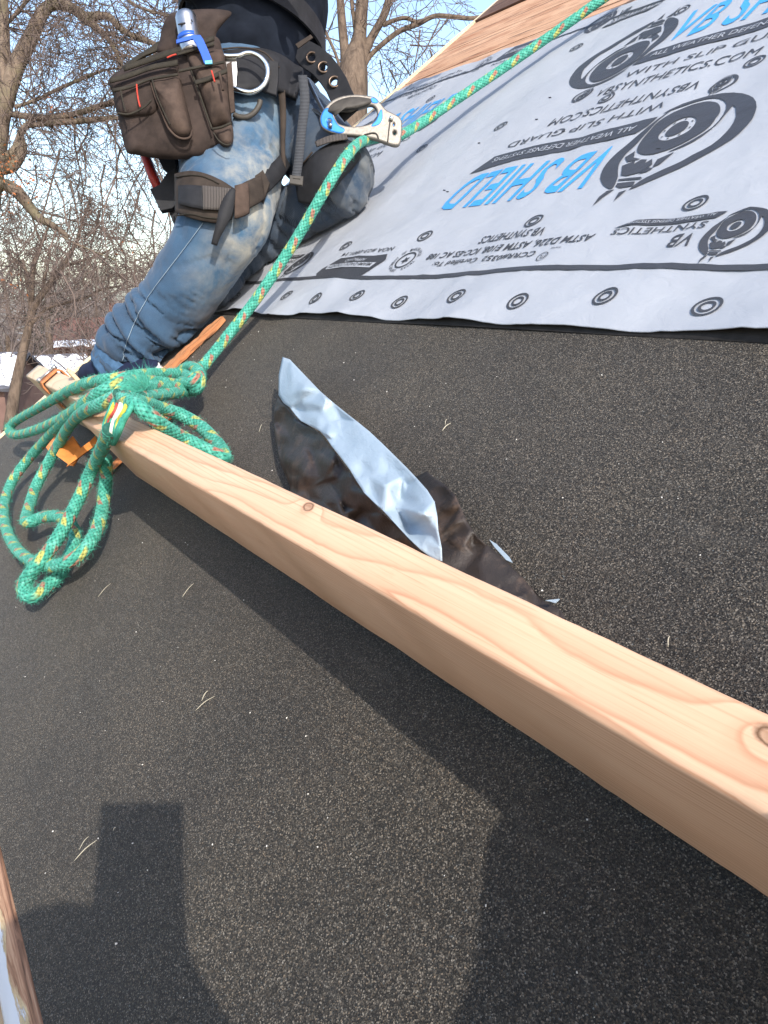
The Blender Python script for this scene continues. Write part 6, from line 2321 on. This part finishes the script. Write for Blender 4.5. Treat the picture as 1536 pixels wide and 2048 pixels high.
for _ in range(260):
    e, s = gr.uniform(0.05, 2.2), gr.uniform(-0.31, 0.5)
    if BS0 - 0.02 < s < BS1 + 0.02:
        continue
    r = gr.uniform(0.0004, 0.0011)
    c = RF(e, s, r * 0.7)
    i = len(gv)
    o = gr.normal(0, 0.2, (6, 3)) * r
    gv += [c + EV * r + o[0], c - EV * r + o[1], c + SV * r + o[2], c - SV * r + o[3], c + NV * r + o[4], c - NV * r + o[5]]
    for a, b, d in ((0, 2, 4), (2, 1, 4), (1, 3, 4), (3, 0, 4), (2, 0, 5), (1, 2, 5), (3, 1, 5), (0, 3, 5)):
        gf.append((i + b, i + a, i + d))
solo('loose_grit', np.array(gv), gf, M['grit'], 'scattered pale grit lying on the black membrane', 'grit', kind='stuff', smooth=False, origin=RF(1, 0, 0))

# ------------------------------------------------------------------ the photographer, seated on the slope on a ladder at the eave, just behind the picture
kE, kS = 1.30542, -0.35709             # how far a shadow runs per metre of height off the roof


def caster(x, y, h):
    """the place h metres off the roof whose shadow falls at a photograph pixel"""
    e, s, _ = RP(x, y, 0.0)
    return RF(e - kE * h, s - kS * h, h)


M['phone'] = mat_plain('dark phone shell', (0.02, 0.02, 0.024, 1), 0.3, 0.5, var=0.1)
ph = thing('phone', 'phone held up to take the picture', 'phone', CAM - FWD * 0.012 - UPV * 0.14)
tilt = FWD * 0.0045
pc = CAM - FWD * 0.0115 - UPV * 0.058 - RGT * 0.019
V, F = box(pc, RGT * 0.042, UPV * 0.080, FWD * 0.004)
part('shell', V, F, M['phone'], ph, smooth=False, auto=(0.006, 3))
J, B = {}, []
Zu = np.array([0, 0, 1.0])
sc_ = RF(-0.25, -0.285, 0.455)                       # between the shoulders; he stands on a ladder at the eave
J['pelvis'] = (sc_ - Zu * 0.52 - HV * 0.06, .125)
J['belly'] = (sc_ - Zu * 0.34 - HV * 0.05, .125)
J['chest'] = (sc_ - Zu * 0.12 - HV * 0.03, .13)
J['neck0'] = (sc_ + Zu * 0.06, .06)
J['neck'] = (sc_ + Zu * 0.11 + HV * 0.02, .055)
J['head'] = (sc_ + Zu * 0.20 + HV * 0.05 + EV * 0.06, .085)
J['crown'] = (sc_ + Zu * 0.28 + HV * 0.05 + EV * 0.08, .075)
for sd, k in (('r', -1), ('l', 1)):
    hp = J['pelvis'][0] + EV * 0.10 * k - Zu * 0.06
    J['hip' + sd] = (hp, .085)
    J['knee' + sd] = (hp - Zu * (0.42 if k > 0 else 0.36) + HV * (0.06 if k > 0 else 0.14), .06)
    J['ank' + sd] = (hp - Zu * (0.84 if k > 0 else 0.56) - HV * 0.02, .042)
    J['toe' + sd] = (hp - Zu * (0.88 if k > 0 else 0.60) + HV * 0.14, .034)
J['shr'] = (sc_ - EV * 0.19, .062)
J['elr'] = (RF(-0.32, 0.100, 0.36), .080)
J['r_wrist'] = (RF(-0.03, 0.120, 0.225), .046)
J['shl'] = (sc_ + EV * 0.19, .062)
J['ell'] = (RF(-0.27, -0.17, 0.30), .05)
J['l_wrist'] = (RF(-0.095, -0.100, 0.36), .036)
B += [('pelvis', 'belly'), ('belly', 'chest'), ('chest', 'neck0'), ('neck0', 'neck'), ('neck', 'head'), ('head', 'crown'), ('pelvis', 'hipr'), ('hipr', 'kneer'), ('kneer', 'ankr'), ('ankr', 'toer'), ('pelvis', 'hipl'), ('hipl', 'kneel'), ('kneel', 'ankl'), ('ankl', 'toel'), ('neck0', 'shr'), ('shr', 'elr'), ('elr', 'r_wrist'), ('neck0', 'shl'), ('shl', 'ell'), ('ell', 'l_wrist')]
hand_joints(J, B, J['r_wrist'][0], RF(0.07, 0.140, 0.178) - J['r_wrist'][0], SV, 0.95, 'r_')
hand_joints(J, B, J['l_wrist'][0], pc - UPV * 0.03 - FWD * 0.01 - J['l_wrist'][0], RGT, 0.95, 'l_')
man = skin_body('person', J, B, M['fleece'], 'person on the ladder holding the phone, seen in the picture only as a shadow', 'person', J['pelvis'][0] - Zu * 0.9)

M['ladder'] = mat_plain('aluminium ladder', (0.5, 0.5, 0.52, 1), 0.4, 0.5, 0.9, var=0.1)
lt = RF(-0.35, EAVE - 0.06, 0.02)
lb = np.array([lt[0], lt[1], 0]) - HV * 1.5
ld = thing('ladder', 'aluminium ladder leaning on the eave under the picture taker', 'ladder', lb)
for k in (-1, 1):
    V, F = box((lt + lb) / 2 + EV * 0.22 * k, (lt - lb) / 2, EV * 0.014, np.cross((lt - lb) / np.linalg.norm(lt - lb), EV) * 0.035)
    part('rail', V, F, M['ladder'], ld, smooth=False)
for i in range(1, 20):
    q = lb + (lt - lb) * i / 20
    V, F, U = tube([q - EV * 0.21, q + EV * 0.21], 0.014, 8)
    part('rung', V, F, M['ladder'], ld)
